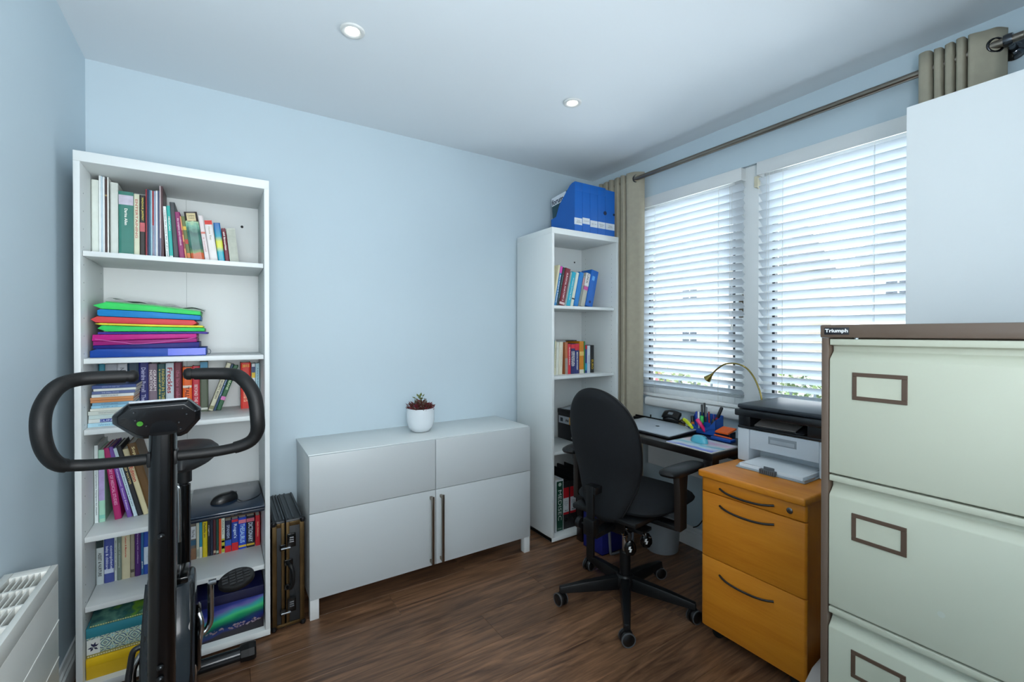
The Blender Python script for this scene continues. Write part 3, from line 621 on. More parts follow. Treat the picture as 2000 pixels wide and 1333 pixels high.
for x, th, h, ln, c, lb, kw in [
 (0.3380, 0.009, 0.162, 0, '#1f7a3c', 'thin green book', {}),
 (0.3480, 0.0125, 0.161, 0, '#c3a878', 'tan paperback', dict(spine='THE QUIET GARDEN', sp_len=.5, sp_pos=.6, sp_c='#6a4a20')),
 (0.3610, 0.022, 0.163, 0, '#5d564e', 'brown patterned book with a white title arrow', dict(spine='The Fog', sp_len=.2, sp_pos=.7, sp_c='#303840', bands=((.55, .88, '#b9bfc4'), (.38, .52, '#22506a'), (.0, .3, '#7a5a40')))),
 (0.3840, 0.0098, 0.161, 0, '#b5b8a8', 'thin stone coloured paperback', dict(bands=((.05, .25, '#90988c'),))),
 (0.3945, 0.0105, 0.160, 0, '#1c7f9c', 'teal paperback with a white foot', dict(bands=((.0, .3, '#c4c8bc'),))),
 (0.4060, 0.0175, 0.163, 0, '#c8b40c', 'bright yellow book', dict(spine='Paddle on', sp_len=.38, sp_pos=.72, sp_c='#3a3a20')),
 (0.4250, 0.0085, 0.160, 0, '#15181e', 'thin black book', dict(spine='night', sp_len=.3, sp_pos=.7)),
 (0.4345, 0.0100, 0.159, 0, '#131f36', 'dark navy narrow book', {}),
 (0.4455, 0.0095, 0.159, 0, '#4a1420', 'dark wine red paperback', dict(bands=((.05, .12, '#b8a890'),))),
 (0.4560, 0.0095, 0.159, 0, '#0f3c30', 'dark green narrow paperback', dict(bands=((.03, .1, '#a8b8a8'),))),
 (0.4665, 0.0090, 0.161, 0, '#c94a1c', 'narrow orange paperback', {}),
 (0.4760, 0.0120, 0.160, 0, '#c9d4c4', 'white paperback with yellow green stripes at its foot', dict(spine='Animal Farm', sp_len=.4, sp_pos=.72, sp_c='#202820', bands=((.02, .4, '#a8a828'), (.12, .2, '#1f5a30'), (.3, .35, '#1f5a30')))),
 (0.4890, 0.0245, 0.140, 0, '#14183a', 'navy dictionary with a red and blue foot', dict(spine='SPANISH', sp_len=.42, sp_pos=.66, sp_c='#98a8c8', bands=((.0, .2, '#c01828'), (.2, .38, '#2450b0')))),
 (0.5145, 0.0255, 0.142, 0, '#1b3c98', 'blue thesaurus with a red top and foot', dict(spine="Roget's", sp_len=.45, sp_pos=.62, sp_h=.6, sp_c='#b8d0e8', bands=((.91, .99, '#c01828'), (.0, .25, '#c41420')))),
 (0.5410, 0.0300, 0.143, 0, '#1440b8', 'royal blue thesaurus with a yellow ring', dict(spine='THESAURUS', sp_len=.6, sp_pos=.5, sp_h=.6, sp_c='#a8d0f0', bands=((.82, .93, '#d8788c'), (.06, .12, '#d8b830')))),
 (0.5720, 0.0320, 0.143, 0, '#0f1228', 'black dictionary with a yellow ring', dict(spine='DICTIONARY', sp_len=.62, sp_pos=.48, sp_h=.55, sp_c='#b8c8d8', bands=((.82, .93, '#c86478'), (.06, .12, '#c8a830')))),
 (0.6075, 0.0190, 0.139, 0, '#c0202c', 'small red dictionary at the end of the row', dict(spine='Gaelic Dictionary', sp_len=.5, sp_pos=.55, sp_h=.3, sp_c='#e8d0a0'))]:
    book((x, -0.185, ZE), th, h, ln, c, lb + S, G, depth=0.115, **kw)
flat_book(0.490, 0.605, 0.4455, 0.470, -0.16, 0.09, '#6a4c22', 'flat brown book lying on top of the dictionaries under the laptop shelf', G)

# laptop and mouse on fourth shelf
LAPM = mat('#16283c', 0.28, var=0.05, coat=0.3)
t = thing('laptop', 'closed dark navy laptop with a black mouse lying on it', 'laptop', (0.498, -0.28, ZD))
MB().box(0.371, 0.6265, -0.466, -0.09, ZD, ZD + 0.014).build('base', mat('#0e1a2a', 0.4), t, bevel=0.004)
MB().box(0.370, 0.6275, -0.467, -0.09, ZD + 0.0145, ZD + 0.024).build('lid', LAPM, t, bevel=0.004)
mb = MB()
for i in range(6): mb.box(0.44 + i * .007, 0.4435 + i * .007, -0.4675, -0.465, ZD + .004, ZD + .008)
mb.box(0.505, 0.520, -0.4675, -0.465, ZD + .004, ZD + .010).box(0.53, 0.545, -0.4675, -0.465, ZD + .003, ZD + .011)
mb.build('port', mat('#05070a', .4), t)
MB().box(0.507, 0.518, -0.468, -0.4672, ZD + .0055, ZD + .009).build('connector', CHROME, t)
text('acer', t, (0.585, -0.13, ZD + .0242), (0, 1, 0), (-1, 0, 0), .008, .03, mat('#8a98a8', .4))
def mouse(label, loc, rz, m, m2, sc=1.0):
    t = thing('mouse', label, 'mouse', loc, (0, 0, rz), local=True)
    def fn(u, v):
        a = 2 * PI * u; e = v * PI / 2
        x = 0.052 * math.cos(a) * math.cos(e) ** 0.6; y = (0.030 + 0.004 * math.cos(a)) * math.sin(a) * math.cos(e) ** 0.6
        z = 0.034 * math.sin(e) * (1 - 0.22 * math.cos(a) * math.cos(e))
        return (x * sc, y * sc, z * sc + 0.0005)
    MB().grid(fn, 28, 10).build('shell', m, t, smooth=True)
    MB().cyl((-0.028 * sc, -0.004, 0.030 * sc), (-0.028 * sc, 0.004, 0.030 * sc), 0.007 * sc, n=16).build('scroll_wheel', m2, t)
    MB().obox((-0.034 * sc, 0, .027 * sc), (.014 * sc, 0, .002), (0, .0006, 0), (0, 0, .004)).build('button_gap', m2, t)
    return t
mo = mouse('black computer mouse resting on the closed navy laptop', (0.487, -0.325, ZD + 0.024), math.radians(200), mat('#0d0f12', .35), mat('#3a3e44', .4))
cab = MB().tube(smooth_path([(0.53, -0.34, ZD + .034), (0.55, -0.375, ZD + .027), (0.59, -0.36, ZD + .0262), (0.62, -0.31, ZD + .0262), (0.625, -0.20, ZD + .0262)], 6), 0.0016, 6)
tag(cab.build('mouse_cable', mat('#101216', .5), None, smooth=True), 'thin black cable of the mouse trailing over the navy laptop', 'cable')

# gift boxes on the bottom shelf
G = 'boxes on the bottom shelf of the wide bookcase'
z0 = ZBase
t = thing('storage_box', 'yellow cardboard box at the bottom of the box stack', 'box', (0.2, -0.25, z0), group=G)
YEL = mat('#c9a40e', .55, var=.05)
MB().box(0.066, 0.335, -0.395, -0.10, z0, z0 + .074).build('base', YEL, t, bevel=0.001)
MB().prism([(0.0655, z0 + .046), (0.0655, z0 + .0745), (0.3355, z0 + .0745), (0.3355, z0 + .046)], 'y', -0.3965, -0.098).build('lid', mat('#d9b30f', .5, var=.05), t, bevel=0.0015)
t = thing('storage_box', 'tile patterned box in the middle of the box stack', 'box', (0.2, -0.24, z0 + .075), group=G)
tm = bpy.data.materials.new('printed_tiles'); tm.use_nodes = True
N = tm.node_tree.nodes; L = tm.node_tree.links; B = N['Principled BSDF']
co = N.new('ShaderNodeTexCoord'); mp = N.new('ShaderNodeMapping'); mp.inputs['Scale'].default_value = (24, 24, 24); L.new(co.outputs['Object'], mp.inputs[0])
fr = N.new('ShaderNodeVectorMath'); fr.operation = 'FRACTION'; L.new(mp.outputs[0], fr.inputs[0])
sb = N.new('ShaderNodeVectorMath'); sb.operation = 'SUBTRACT'; sb.inputs[1].default_value = (.5, .5, .5); L.new(fr.outputs[0], sb.inputs[0])
sx = N.new('ShaderNodeSeparateXYZ'); L.new(sb.outputs[0], sx.inputs[0])
def mth(op, a, b=None, v=None):
    n = N.new('ShaderNodeMath'); n.operation = op; L.new(a, n.inputs[0])
    if b is not None: L.new(b, n.inputs[1])
    if v is not None: n.inputs[1].default_value = v
    return n.outputs[0]
ax_, az_ = mth('ABSOLUTE', sx.outputs[0]), mth('ABSOLUTE', sx.outputs[2])
dd = mth('ADD', ax_, az_); pr = mth('MULTIPLY', ax_, az_)
s1 = mth('SINE', mth('MULTIPLY', dd, v=26.0)); s2 = mth('SINE', mth('MULTIPLY', pr, v=160.0)); s3 = mth('ADD', s1, s2)
rr = N.new('ShaderNodeValToRGB'); rr.color_ramp.interpolation = 'CONSTANT'; e = rr.color_ramp.elements
e[0].position = 0; e[0].color = (*lin('#24486a'), 1); e[1].position = .42; e[1].color = (*lin('#c9d4c0'), 1)
e.new(.62).color = (*lin('#7ab0b8'), 1); e.new(.8).color = (*lin('#c4cc90'), 1)
mr = N.new('ShaderNodeMapRange'); mr.inputs['From Min'].default_value = -2; mr.inputs['From Max'].default_value = 2
L.new(s3, mr.inputs[0]); L.new(mr.outputs[0], rr.inputs[0]); L.new(rr.outputs[0], B.inputs['Base Color']); B.inputs['Roughness'].default_value = .5
MB().box(0.0665, 0.325, -0.388, -0.10, z0 + .0755, z0 + .1475).build('base', tm, t, bevel=0.001)
MB().box(0.067, 0.103, -0.3895, -0.388, z0 + .087, z0 + .1395).build('emblem_panel', mat('#cdd2ce', .5), t)
mb = MB()
for a0, r_ in ((0.5, .011), (1.25, .012), (2.0, .010), (3.3, .011), (4.1, .009), (5.6, .010)):
    c = Vector((0.0855 + math.cos(a0) * .008, -0.3902, z0 + .112 + math.sin(a0) * .009)); d = Vector((math.cos(a0), 0, math.sin(a0))); p = Vector((-d.z, 0, d.x))
    mb.add([c - d * r_ * .8, c + p * .0035, c + d * r_ * .8, c - p * .0035], [(0, 1, 2, 3)])
mb.build('leaf_emblem', mat('#1a1c40', .6), t)
mb = MB().box(0.0665, 0.325, -0.3895, -0.388, z0 + .0757, z0 + .087)
mb.build('edge_strip', mat('#8f8a4c', .5), t)
mb = MB()
for i in range(36): mb.box(0.069 + i * .0071, 0.0735 + i * .0071, -0.3902, -0.3894, z0 + .079, z0 + .0825)
mb.build('bead_trim', mat('#ddd9b0', .5), t)
t = thing('storage_box', 'teal box with a green patterned lid on top of the box stack', 'box', (0.2, -0.24, z0 + .148), group=G)
MB().box(0.0655, 0.33, -0.392, -0.10, z0 + .148, z0 + .183).build('base', mat('#2a7d8c', .5, var=.04), t, bevel=0.001)
gm = ramp_mat([(0, '#1f4a50'), (.25, '#5a8a7a'), (.4, '#2a5a5c'), (.55, '#6a9a2c'), (.7, '#3a6a48'), (.85, '#86b8a8'), (1, '#8a5a30')], 0, -.14, .14, .45, .9, 22)
MB().prism([(-0.391, z0 + .1835), (-0.10, z0 + .1835), (-0.10, z0 + .238), (-0.19, z0 + .238)], 'x', 0.072, 0.325).build('lid', gm, t, bevel=0.001)
mb = MB()
dv = Vector((0, .201, .0545)).normalized()
for i in range(36): mb.obox((0.078 + i * .0069, -0.3865, z0 + .1862), (.0022, 0, 0), dv * .0018, Vector((0, -dv.z, dv.y)) * .0008)
mb.build('bead_trim', mat('#d4cf90', .5), t)
# box with northern-lights picture
t = thing('picture_box', 'dark box printed with green northern lights on the bottom shelf', 'box', (0.5, -0.3, z0), group=G)
aur = bpy.data.materials.new('printed_aurora'); aur.use_nodes = True
N = aur.node_tree.nodes; L = aur.node_tree.links; B = N['Principled BSDF']; B.inputs['Roughness'].default_value = .3
co = N.new('ShaderNodeTexCoord'); s = N.new('ShaderNodeSeparateXYZ'); L.new(co.outputs['Object'], s.inputs[0])
ns = N.new('ShaderNodeTexNoise'); ns.inputs['Scale'].default_value = 9; mp = N.new('ShaderNodeMapping'); mp.inputs['Scale'].default_value = (1, 1, 2.5); L.new(co.outputs['Object'], mp.inputs[0]); L.new(mp.outputs[0], ns.inputs['Vector'])
def M2(op, a, b=None, v=None, v0=None):
    n = N.new('ShaderNodeMath'); n.operation = op
    if a is not None: L.new(a, n.inputs[0])
    if b is not None: L.new(b, n.inputs[1])
    if v is not None: n.inputs[1].default_value = v
    return n.outputs[0]
hz = M2('ADD', M2('MULTIPLY', s.outputs[2], v=5.2), M2('MULTIPLY', s.outputs[0], v=-0.9))
hz = M2('ADD', hz, M2('MULTIPLY', ns.outputs['Fac'], v=.22))
rr = N.new('ShaderNodeValToRGB'); e = rr.color_ramp.elements
e[0].position = .05; e[0].color = (*lin('#151016'), 1); e[1].position = 1.0; e[1].color = (*lin('#0a1248'), 1)
for p, c in ((.22, '#1a1420'), (.27, '#10206a'), (.36, '#0c3a52'), (.45, '#1c8a5a'), (.53, '#42b878'), (.60, '#2a9a9a'), (.68, '#5a5a9c'), (.76, '#1a2a7c')): e.new(p).color = (*lin(c), 1)
L.new(hz, rr.inputs[0]); L.new(rr.outputs[0], B.inputs['Base Color'])
MB().box(0.375, 0.6255, -0.392, -0.10, z0, z0 + .175).build('base', aur, t, bevel=0.001)
MB().box(0.374, 0.6265, -0.393, -0.098, z0 + .140, z0 + .178).build('lid', mat('#0d1138', .35, var=.2, scale=20), t, bevel=0.001)
mb = MB(); rnd = random.Random(3)
for i in range(46):
    x = 0.38 + 0.24 * rnd.random(); z = z0 + .028 + .014 * rnd.random() + (x - .38) * .02; a = rnd.random() * 3; w = .003 + .006 * rnd.random()
    mb.add([(x + w * math.cos(a + k * 1.57) * (1 if k % 2 else .5), -0.3925, z + w * math.sin(a + k * 1.57) * .6) for k in range(4)], [(0, 1, 2, 3)])
mb.build('printed_leaves', mat('#8a7a86', .5), t)

# ---- narrow bookcase contents
G = 'medical books on the upper shelf of the narrow bookcase'
S = ' in the narrow bookcase upper row'
for x, th, h, ln, c, lb, kw in [
 (2.229, 0.014, 0.262, .20, '#c4c0a0', 'cream book at the hidden end', {}),
 (2.248, 0.018, 0.257, .20, '#1270a8', 'blue book with a pink top', dict(spine='Basic Surgery & Anatomy', sp_len=.7, sp_pos=.42, bands=((.82, .99, '#c03a98'),))),
 (2.266, 0.016, 0.250, .215, '#182a2a', 'black green book', dict(spine='Physiology and practice', sp_len=.6, sp_c='#5a8a8a')),
 (2.310, 0.042, 0.244, .224, '#6b1224', 'thick wine red anatomy book', dict(spine='SURGICAL ANATOMY II', sp_len=.75, sp_h=.3, sp_c='#d8b8bc', bands=((.03, .09, '#c8b0b0'),))),
 (2.326, 0.012, 0.225, .226, '#8a9a98', 'thin grey book beside the wine red one', {}),
 (2.359, 0.031, 0.225, .228, '#16a0b8', 'turquoise blue book', dict(spine='Problem Solving Skills', sp_len=.65, sp_h=.25)),
 (2.384, 0.022, 0.225, .230, '#c9cec0', 'cream book beside the turquoise one', dict(bands=((.2, .24, '#202020'),))),
 (2.424, 0.036, 0.227, .232, '#1272b8', 'bright blue plain book', {}),
 (2.440, 0.013, 0.205, .233, '#7d8480', 'grey slim book', dict(bands=((.7, .95, '#b8888c'),))),
 (2.482, 0.037, 0.226, .234, '#a8a89c', 'stone grey book with a white and pink top', dict(spine='CLINICAL', sp_len=.28, sp_pos=.83, sp_c='#282828', bands=((.62, .98, '#d0d0d0'), (.49, .6, '#b84a90'))))]:
    book((x, -0.34, RA), th, h, ln, c, lb + S, G, depth=0.18, **kw)
t = thing('box_file', 'blue cardboard magazine file leaning at the end' + S, 'magazine file', (2.552, -0.34, RA), (0, .228, 0), G, local=True)
BLUE = mat('#0f5fb4', .4, var=.04)
MB().prism([(0, 0), (.2, 0), (.2, .10), (.10, .245), (0, .245)], 'x', -.062, 0).build('body', BLUE, t, bevel=.0012)
MB().cyl((-.031, -.0012, .03), (-.031, .001, .03), .009, n=16).build('finger_hole', mat('#062a5c', .6), t)
MB().obox((-.035, -.0006, .19), (.011, 0, 0), (0, .0006, 0), (0, 0, .015)).build('sticker', mat('#5ca0dc', .5), t)
G = 'dictionaries on the middle shelf of the narrow bookcase'
S = ' on the narrow bookcase middle shelf'
for x, th, h, ln, c, lb, kw in [
 (2.2600, 0.019, 0.225, .03, '#117c88', 'teal book', {}),
 (2.2730, 0.0100, 0.218, .03, '#c8c8a8', 'thin cream book beside the teal one', dict(spine='notes on practice', sp_len=.6, sp_c='#303020')),
 (2.2950, 0.0200, 0.209, .04, '#c8ccc0', 'pale grey slim book', {}),
 (2.3280, 0.0300, 0.210, .035, '#cfcdb8', 'ivory book', dict(spine='A simple introduction', sp_len=.5, sp_c='#8a8060', sp_h=.2)),
 (2.3510, 0.0220, 0.208, 0, '#a8643c', 'tan orange book with a grey foot', dict(bands=((.0, .5, '#90877c'),))),
 (2.3750, 0.0240, 0.197, 0, '#c0182c', 'bright red book', dict(spine='The Business of Medicine', sp_len=.6, sp_pos=.6, sp_h=.3)),
 (2.4005, 0.0335, 0.196, 0, '#141c58', 'navy book with red top and white medical title', dict(spine=('MEDICAL', 'DICTIONARY'), sp_len=.5, sp_h=.6, bands=((.85, .99, '#c8182c'),))),
 (2.4350, 0.0360, 0.198, 0, '#1c2868', 'navy book with a broad red top', dict(spine='MEDICAL DICTIONARY', sp_len=.6, sp_pos=.42, sp_h=.28, bands=((.78, .99, '#c8182c'),))),
 (2.4735, 0.0380, 0.213, 0, '#c07808', 'tall ochre yellow book with a white foot', dict(bands=((.0, .12, '#c8c8b8'), (.55, .68, '#d8b868')))),
 (2.5150, 0.0080, 0.213, 0, '#2a7a3c', 'thin green book beside the ochre one', {}),
 (2.5240, 0.0170, 0.188, 0, '#142c70', 'small blue book with a red head', dict(bands=((.85, .99, '#b01828'), (.1, .35, '#2a90b0')))),
 (2.5420, 0.0270, 0.183, 0, '#b8c4d0', 'pale blue grey book', dict(spine='Oxford', sp_len=.3, sp_c='#6a7a90', sp_h=.25)),
 (2.5700, 0.0330, 0.186, 0, '#14161a', 'black book with yellow lettering at the end', dict(spine='EURO', sp_len=.35, sp_pos=.3, sp_h=.5, sp_c='#c8a828'))]:
    book((x, -0.30, RB), th, h, ln, c, lb + S, G, depth=0.14, **kw)
flat_book(2.38, 2.475, RB + .2145, RB + .2215, -0.27, .10, '#15171a', 'flat black booklet lying across the tops of the red dictionaries', G)

# paper reams on the third shelf
t = thing('paper_box', 'black box of copier paper with a white and orange label behind the chair', 'box', (2.55, -0.24, RC))
PB = mat('#121317', .45, var=.1)
PX = 2.475
MB().box(PX, 2.69, -0.375, -0.072, RC, RC + .175).build('carton', PB, t, bevel=.001)
MB().box(PX - .0008, PX, -0.195, -0.082, RC + .108, RC + .158).build('label_panel', mat('#b8c0c8', .5), t)
MB().box(PX - .0008, PX, -0.30, -0.195, RC + .108, RC + .158).build('label_panel', mat('#e09a18', .5), t)
MB().box(PX - .002, 2.692, -0.377, -0.070, RC + .1755, RC + .205).build('lid', PB, t, bevel=.001)
text('A4', t, (PX - .0012, -.172, RC + .133), (0, -1, 0), (0, 0, 1), .022, .034, BLACKT, bold=.03)
MB().box(PX - .0012, PX - .0008, -.128, -.100, RC + .120, RC + .146).build('label_mark', mat('#2a3440', .5), t)
for z_ in (.188, .078, .022): text('Black Label', t, (PX - .0026, -.262, RC + z_), (0, -1, 0), (0, 0, 1), .013, .085, WHITET, bold=.03)
pp = MB().grid(lambda u, v: (2.485 + .17 * u, -.36 + .27 * v, RC + .207 + .004 + .03 * u * u + .003 * math.sin(v * 5 + u * 4)), 10, 8)
o = pp.build('loose_paper', mat('#c4cdd4', .6), None, smooth=True); so = o.modifiers.new('sheet_thickness', 'SOLIDIFY'); so.thickness = .002
tag(o, 'curling white loose papers lying on the black copier paper box', 'paper')
# binders at the base
t = thing('ring_binder', 'white ring binder with a dark green spine reading MEDISEC', 'binder', (2.26, -0.30, .036), group='binders on the floor shelf')
MB().box(2.224, 2.226, -0.36, -0.09, .037, .365).box(2.286, 2.288, -0.36, -0.09, .037, .365).box(2.224, 2.288, -0.362, -0.36, .037, .365).build('cover', mat('#b4bcc0', .35), t)
MB().box(2.230, 2.282, -0.355, -0.10, .045, .355).build('page_block', PAPER, t)
MB().box(2.234, 2.283, -0.3632, -0.362, .045, .355).build('spine_insert', mat('#0f3a2c', .35, var=.05), t)
text('MEDISEC', t, (2.2585, -0.3636, .205), (0, 0, -1), (1, 0, 0), .027, .19, mat('#c8d0cc', .5))
mb = MB().lathe([(0, 0), (.012, .0004)], (2.2585, -.3634, .335), 20, (0, -1, 0)); mb.build('emblem', mat('#a8b8b0', .5), t)
text('Medisec', t, (2.2585, -0.3636, .06), (1, 0, 0), (0, 0, 1), .006, .03, mat('#a0b0a8', .5))
RL = mat('#b01420', .45)
def lever_file(x, h, w, label, red=True, back=0.0):
    t = thing('lever_arch_file', label, 'binder', (x + w / 2, -0.34, .036), group='binders on the floor shelf')
    MB().box(x, x + .003, -0.345, -.07, .037, .037 + h).box(x + w - .003, x + w, -0.345, -.07, .037, .037 + h).box(x, x + w, -0.348, -0.345, .037, .037 + h).build('cover', mat('#131417', .5, var=.1), t, bevel=.0006)
    if red:
        MB().box(x + .004, x + w - .004, -0.3495, -0.348, .13, .30).build('label_panel', RL, t)
        MB().box(x + .006, x + w - .006, -0.3502, -0.3495, .145, .235).build('label_paper', mat('#c9cfd2', .5), t)
        text('FILE', t, (x + w / 2, -.3506, .155), (1, 0, 0), (0, 0, 1), .008, .022, BLACKT, bold=.03)
        text('accounts\nand invoices\n2014', t, (x + w / 2, -.3506, .20), (1, 0, 0), (0, 0, 1), .03, .03, mat('#5a6268', .6))
    MB().lathe([(.007, 0), (.0105, 0), (.0105, .0012), (.007, .0012)], (x + w / 2, -.3482, .095), 20, (0, -1, 0), ring=True).build('finger_ring', CHROME, t)
    return t
lever_file(2.292, .30, .056, 'black lever arch file with a red and white label next to the MEDISEC binder')
lever_file(2.350, .30, .056, 'black lever arch file with red label, second from the MEDISEC binder')
lever_file(2.410, .33, .060, 'tall plain black lever arch file mostly behind the chair', red=False)
lever_file(2.475, .33, .060, 'tall plain black lever arch file nearest the curtain', red=False)

# magazine files on top of the narrow bookcase
zt = 1.9285
G = 'blue magazine files on the narrow bookcase'
MF = mat('#0058ac', .45, var=.04, scale=8)
xs = [2.345, 2.409, 2.474, 2.541, 2.609, 2.694]
nm = ['first blue magazine file, the one holding the forum magazine', 'second blue magazine file counted from the forum magazine', 'middle blue magazine file in the row of five', 'blue magazine file with a large round dark finger hole, next to the widest', 'widest blue magazine file at the curtain end of the row']
for i in range(5):
    a, b = xs[i] + .0008, xs[i + 1] - .0008; H = .308 if i < 4 else .300
    t = thing('magazine_file', nm[i], 'magazine file', ((a + b) / 2, -.28, zt), group=G)
    prof = [(-.40, zt), (-.16, zt), (-.1585, zt + .118), (-.212, zt + .126), (-.248, zt + .198), (-.312, zt + .26), (-.352, zt + H - .012), (-.375, zt + H - .002), (-.40, zt + H)]
    mb = MB()
    for p, q in ((a, a + .0025), (b - .0025, b)): mb.prism(prof, 'x', p, q)
    mb.box(a, b, -.402, -.3985, zt, zt + H).box(a, b, -.163, -.159, zt, zt + .117).box(a, b, -.40, -.16, zt, zt + .003)
    mb.build('shell', MF, t, bevel=.0008, seg=1)
    if i < 4: MB().box(a - .0005, b + .0005, -.404, -.402, zt + .255, zt + H).build('front_lip', MF, t, bevel=.0006)
    MB().box(a + (.0 if i else -.004), b - .003, -.4032, -.402, zt + (.040 if i != 1 else .052), zt + (.082 if i != 1 else .09)).build('paper_label', mat('#c4ccd2', .6), t)
    text(['Forum\n2012-2014', 'Journals 09', 'Jan - Jun', 'Notes\n2011', 'Medical\nJune 2010'][i], t, ((a + b) / 2, -.4037, zt + (.06 if i != 1 else .07)), (1, 0, 0), (0, 0, 1), .018 if i in (0, 3, 4) else .008, .04, mat('#20262c', .6))
    if i in (3, 4):
        MB().cyl((b - .003 if i == 3 else b - .008, -.4045, zt + .145), (b - .003 if i == 3 else b - .008, -.401, zt + .145), .013 if i == 3 else .008, n=20).build('finger_hole', mat('#041c40', .7), t)
t = thing('magazine', 'magazine titled forum sticking out of the first blue magazine file', 'magazine', (2.36, -.25, zt + .004))
mb = MB().prism([(-.37, zt + .006), (-.172, zt + .006), (-.150, zt + .262), (-.362, zt + .284)], 'x', 2.358, 2.366); mb.build('pages', mat('#0f3c48', .35), t)
mb = MB().prism([(-.3, zt + .222), (-.153, zt + .206), (-.150, zt + .262), (-.3, zt + .276)], 'x', 2.3568, 2.358); mb.build('title_strip', mat('#c8d0d8', .4), t)
text('forum', t, (2.3565, -.215, zt + .236), (0, -1, .10), (0, .10, 1), .036, .12, mat('#101c3c', .5), bold=.03)

# ------------------------------------------------------------------ sideboard
t = thing('sideboard', 'low white sideboard with two doors and a potted plant on it', 'sideboard', (1.403, -.21, 0))
SBD = mat('#b5bcbe', .42, var=.012, scale=2)
MB().box(.8045, 2.0015, -.386, -.012, .092, .722).build('carcass', WHITE2, t, bevel=.001)
MB().box(.803, 2.003, -.388, -.001, .7225, .7372).build('top_panel', mat('#c9cfcf', .3, var=.01), t, bevel=.001)
for a, b in ((.8045, 1.4055), (1.4085, 2.0015)):
    MB().box(a, b, -.406, -.388, .4785, .7345).build('drawer_front', SBD, t, bevel=.0012)
    d = MB().box(a, b, -.406, -.388, .0897, .4755).build('door', SBD, t, bevel=.0012)
    hx = 1.3795 if a < 1 else 1.4345
    hb = MB().box(hx - .0065, hx + .0065, -.440, -.430, .108, .452)
    hb.box(hx - .0065, hx + .0065, -.431, -.4065, .112, .126).box(hx - .0065, hx + .0065, -.431, -.4065, .434, .448)
    hb.build('handle', STEEL, d, bevel=.001)
for a in (.806, 1.962):
    for b in (-.404, -.07):
        MB().box(a, a + .038, b, b + .038, 0, .0895).build('leg', WHITE2, t, bevel=.001)

# plant
pc = (1.413, -.180, .7374)
t = thing('plant_pot', 'round white ceramic pot standing on the sideboard', 'plant pot', pc)
MB().lathe([(0, .0), (.040, .0), (.052, .006), (.068, .028), (.076, .060), (.0765, .095), (.0745, .128), (.0715, .130), (.070, .126), (.070, .112), (0, .110)], pc, 40).build('pot', mat('#d2dadf', .18, var=.02, coat=.5), t, smooth=True)
MB().lathe([(.0, .114), (.0695, .113)], pc, 24).build('soil', mat('#2c1d16', .95, var=.4, scale=120), t)
pl = thing('succulent_plant', 'small bushy plant with reddish green leaves growing in the white pot', 'plant', (pc[0], pc[1], pc[2] + .11))
rnd = random.Random(5)
def leaf_mb(mb, p, d, L_, w):
    d = d.normalized(); sd = d.cross(Vector((0, 0, 1))).normalized(); up = sd.cross(d)
    mb.add([p, p + d * L_ * .45 + sd * w + up * .002, p + d * L_, p + d * L_ * .45 - sd * w + up * .002, p + d * L_ * .5 - up * .003], [(0, 1, 4), (1, 2, 4), (2, 3, 4), (3, 0, 4)])
groups = {'r': MB(), 'g': MB(), 'b': MB()}
for i in range(190):
    a = rnd.random() * 2 * PI; rr_ = .066 * math.sqrt(rnd.random()); z = .118 + .055 * rnd.random() * (1 - rr_ / .1) + (.028 if rr_ < .03 and rnd.random() < .5 else 0)
    p = Vector((pc[0] + rr_ * math.cos(a), pc[1] + rr_ * math.sin(a), pc[2] + z))
    d = Vector((math.cos(a) * rnd.uniform(.4, 1.2), math.sin(a) * rnd.uniform(.4, 1.2), rnd.uniform(.1, 1.1)))
    k = 'g' if z > .165 else ('r' if rnd.random() < .45 else 'b')
    leaf_mb(groups[k], p, d, rnd.uniform(.018, .032), rnd.uniform(.005, .009))
for k, c in (('r', '#6e2430'), ('g', '#5c6630'), ('b', '#5a3528')):
    o = groups[k].build('foliage', mat(c, .45, var=.35, scale=90), pl, smooth=False); o['kind'] = 'stuff'
mb = MB()
for i in range(8):
    a = i * .8; mb.tube([(pc[0] + .02 * math.cos(a), pc[1] + .02 * math.sin(a), pc[2] + .112), (pc[0] + .035 * math.cos(a), pc[1] + .035 * math.sin(a), pc[2] + .15), (pc[0] + .03 * math.cos(a + .4), pc[1] + .03 * math.sin(a + .4), pc[2] + .18)], .0018, 6)
mb.build('stem', mat('#4a4428', .6), pl)

# ------------------------------------------------------------------ flight case
x0, x1, yf, yb, H = .6575, .7835, -.405, -.030, .475
t = thing('briefcase', 'black and bronze hard briefcase standing on end between bookcase and sideboard', 'briefcase', ((x0 + x1) / 2, (yf + yb) / 2, 0))
SHM = mat('#1c2023', .4, var=.15, scale=30, bump=.2, bscale=300)
BRZ = mat('#5e4c30', .32, metal=.85, var=.2, scale=20)
SEAM = (x0 + x1) / 2 - .012
MB().box(x0 + .003, SEAM - .002, yf + .004, yb - .004, .005, H - .004).build('shell', SHM, t, bevel=.004)
MB().box(SEAM + .002, x1 - .003, yf + .004, yb - .004, .005, H - .004).build('shell', SHM, t, bevel=.004)
rims = MB()
for a, b in ((x0, x0 + .018), (SEAM - .016, SEAM - .003), (SEAM + .003, SEAM + .016), (x1 - .018, x1)):
    rims.box(a, b, yf - .001, yf + .006, .012, H - .012)
rims.box(x0 + .018, SEAM - .016, yf - .0012, yf + .004, H - .03, H - .012).box(SEAM + .016, x1 - .018, yf - .0012, yf + .004, H - .03, H - .012)
rims.box(x0 + .018, x1 - .018, yf - .0012, yf + .004, .012, .026)
rims.build('metal_edge', BRZ, t, bevel=.001)
ridge = MB()
for a in (x0 + .012, x0 + .03, SEAM - .008, SEAM + .010, SEAM + .03, x1 - .014): ridge.box(a, a + .006, yf + .012, yb - .012, H - .005, H + .001)
ridge.build('top_rib', mat('#2c3238', .35, metal=.4), t)
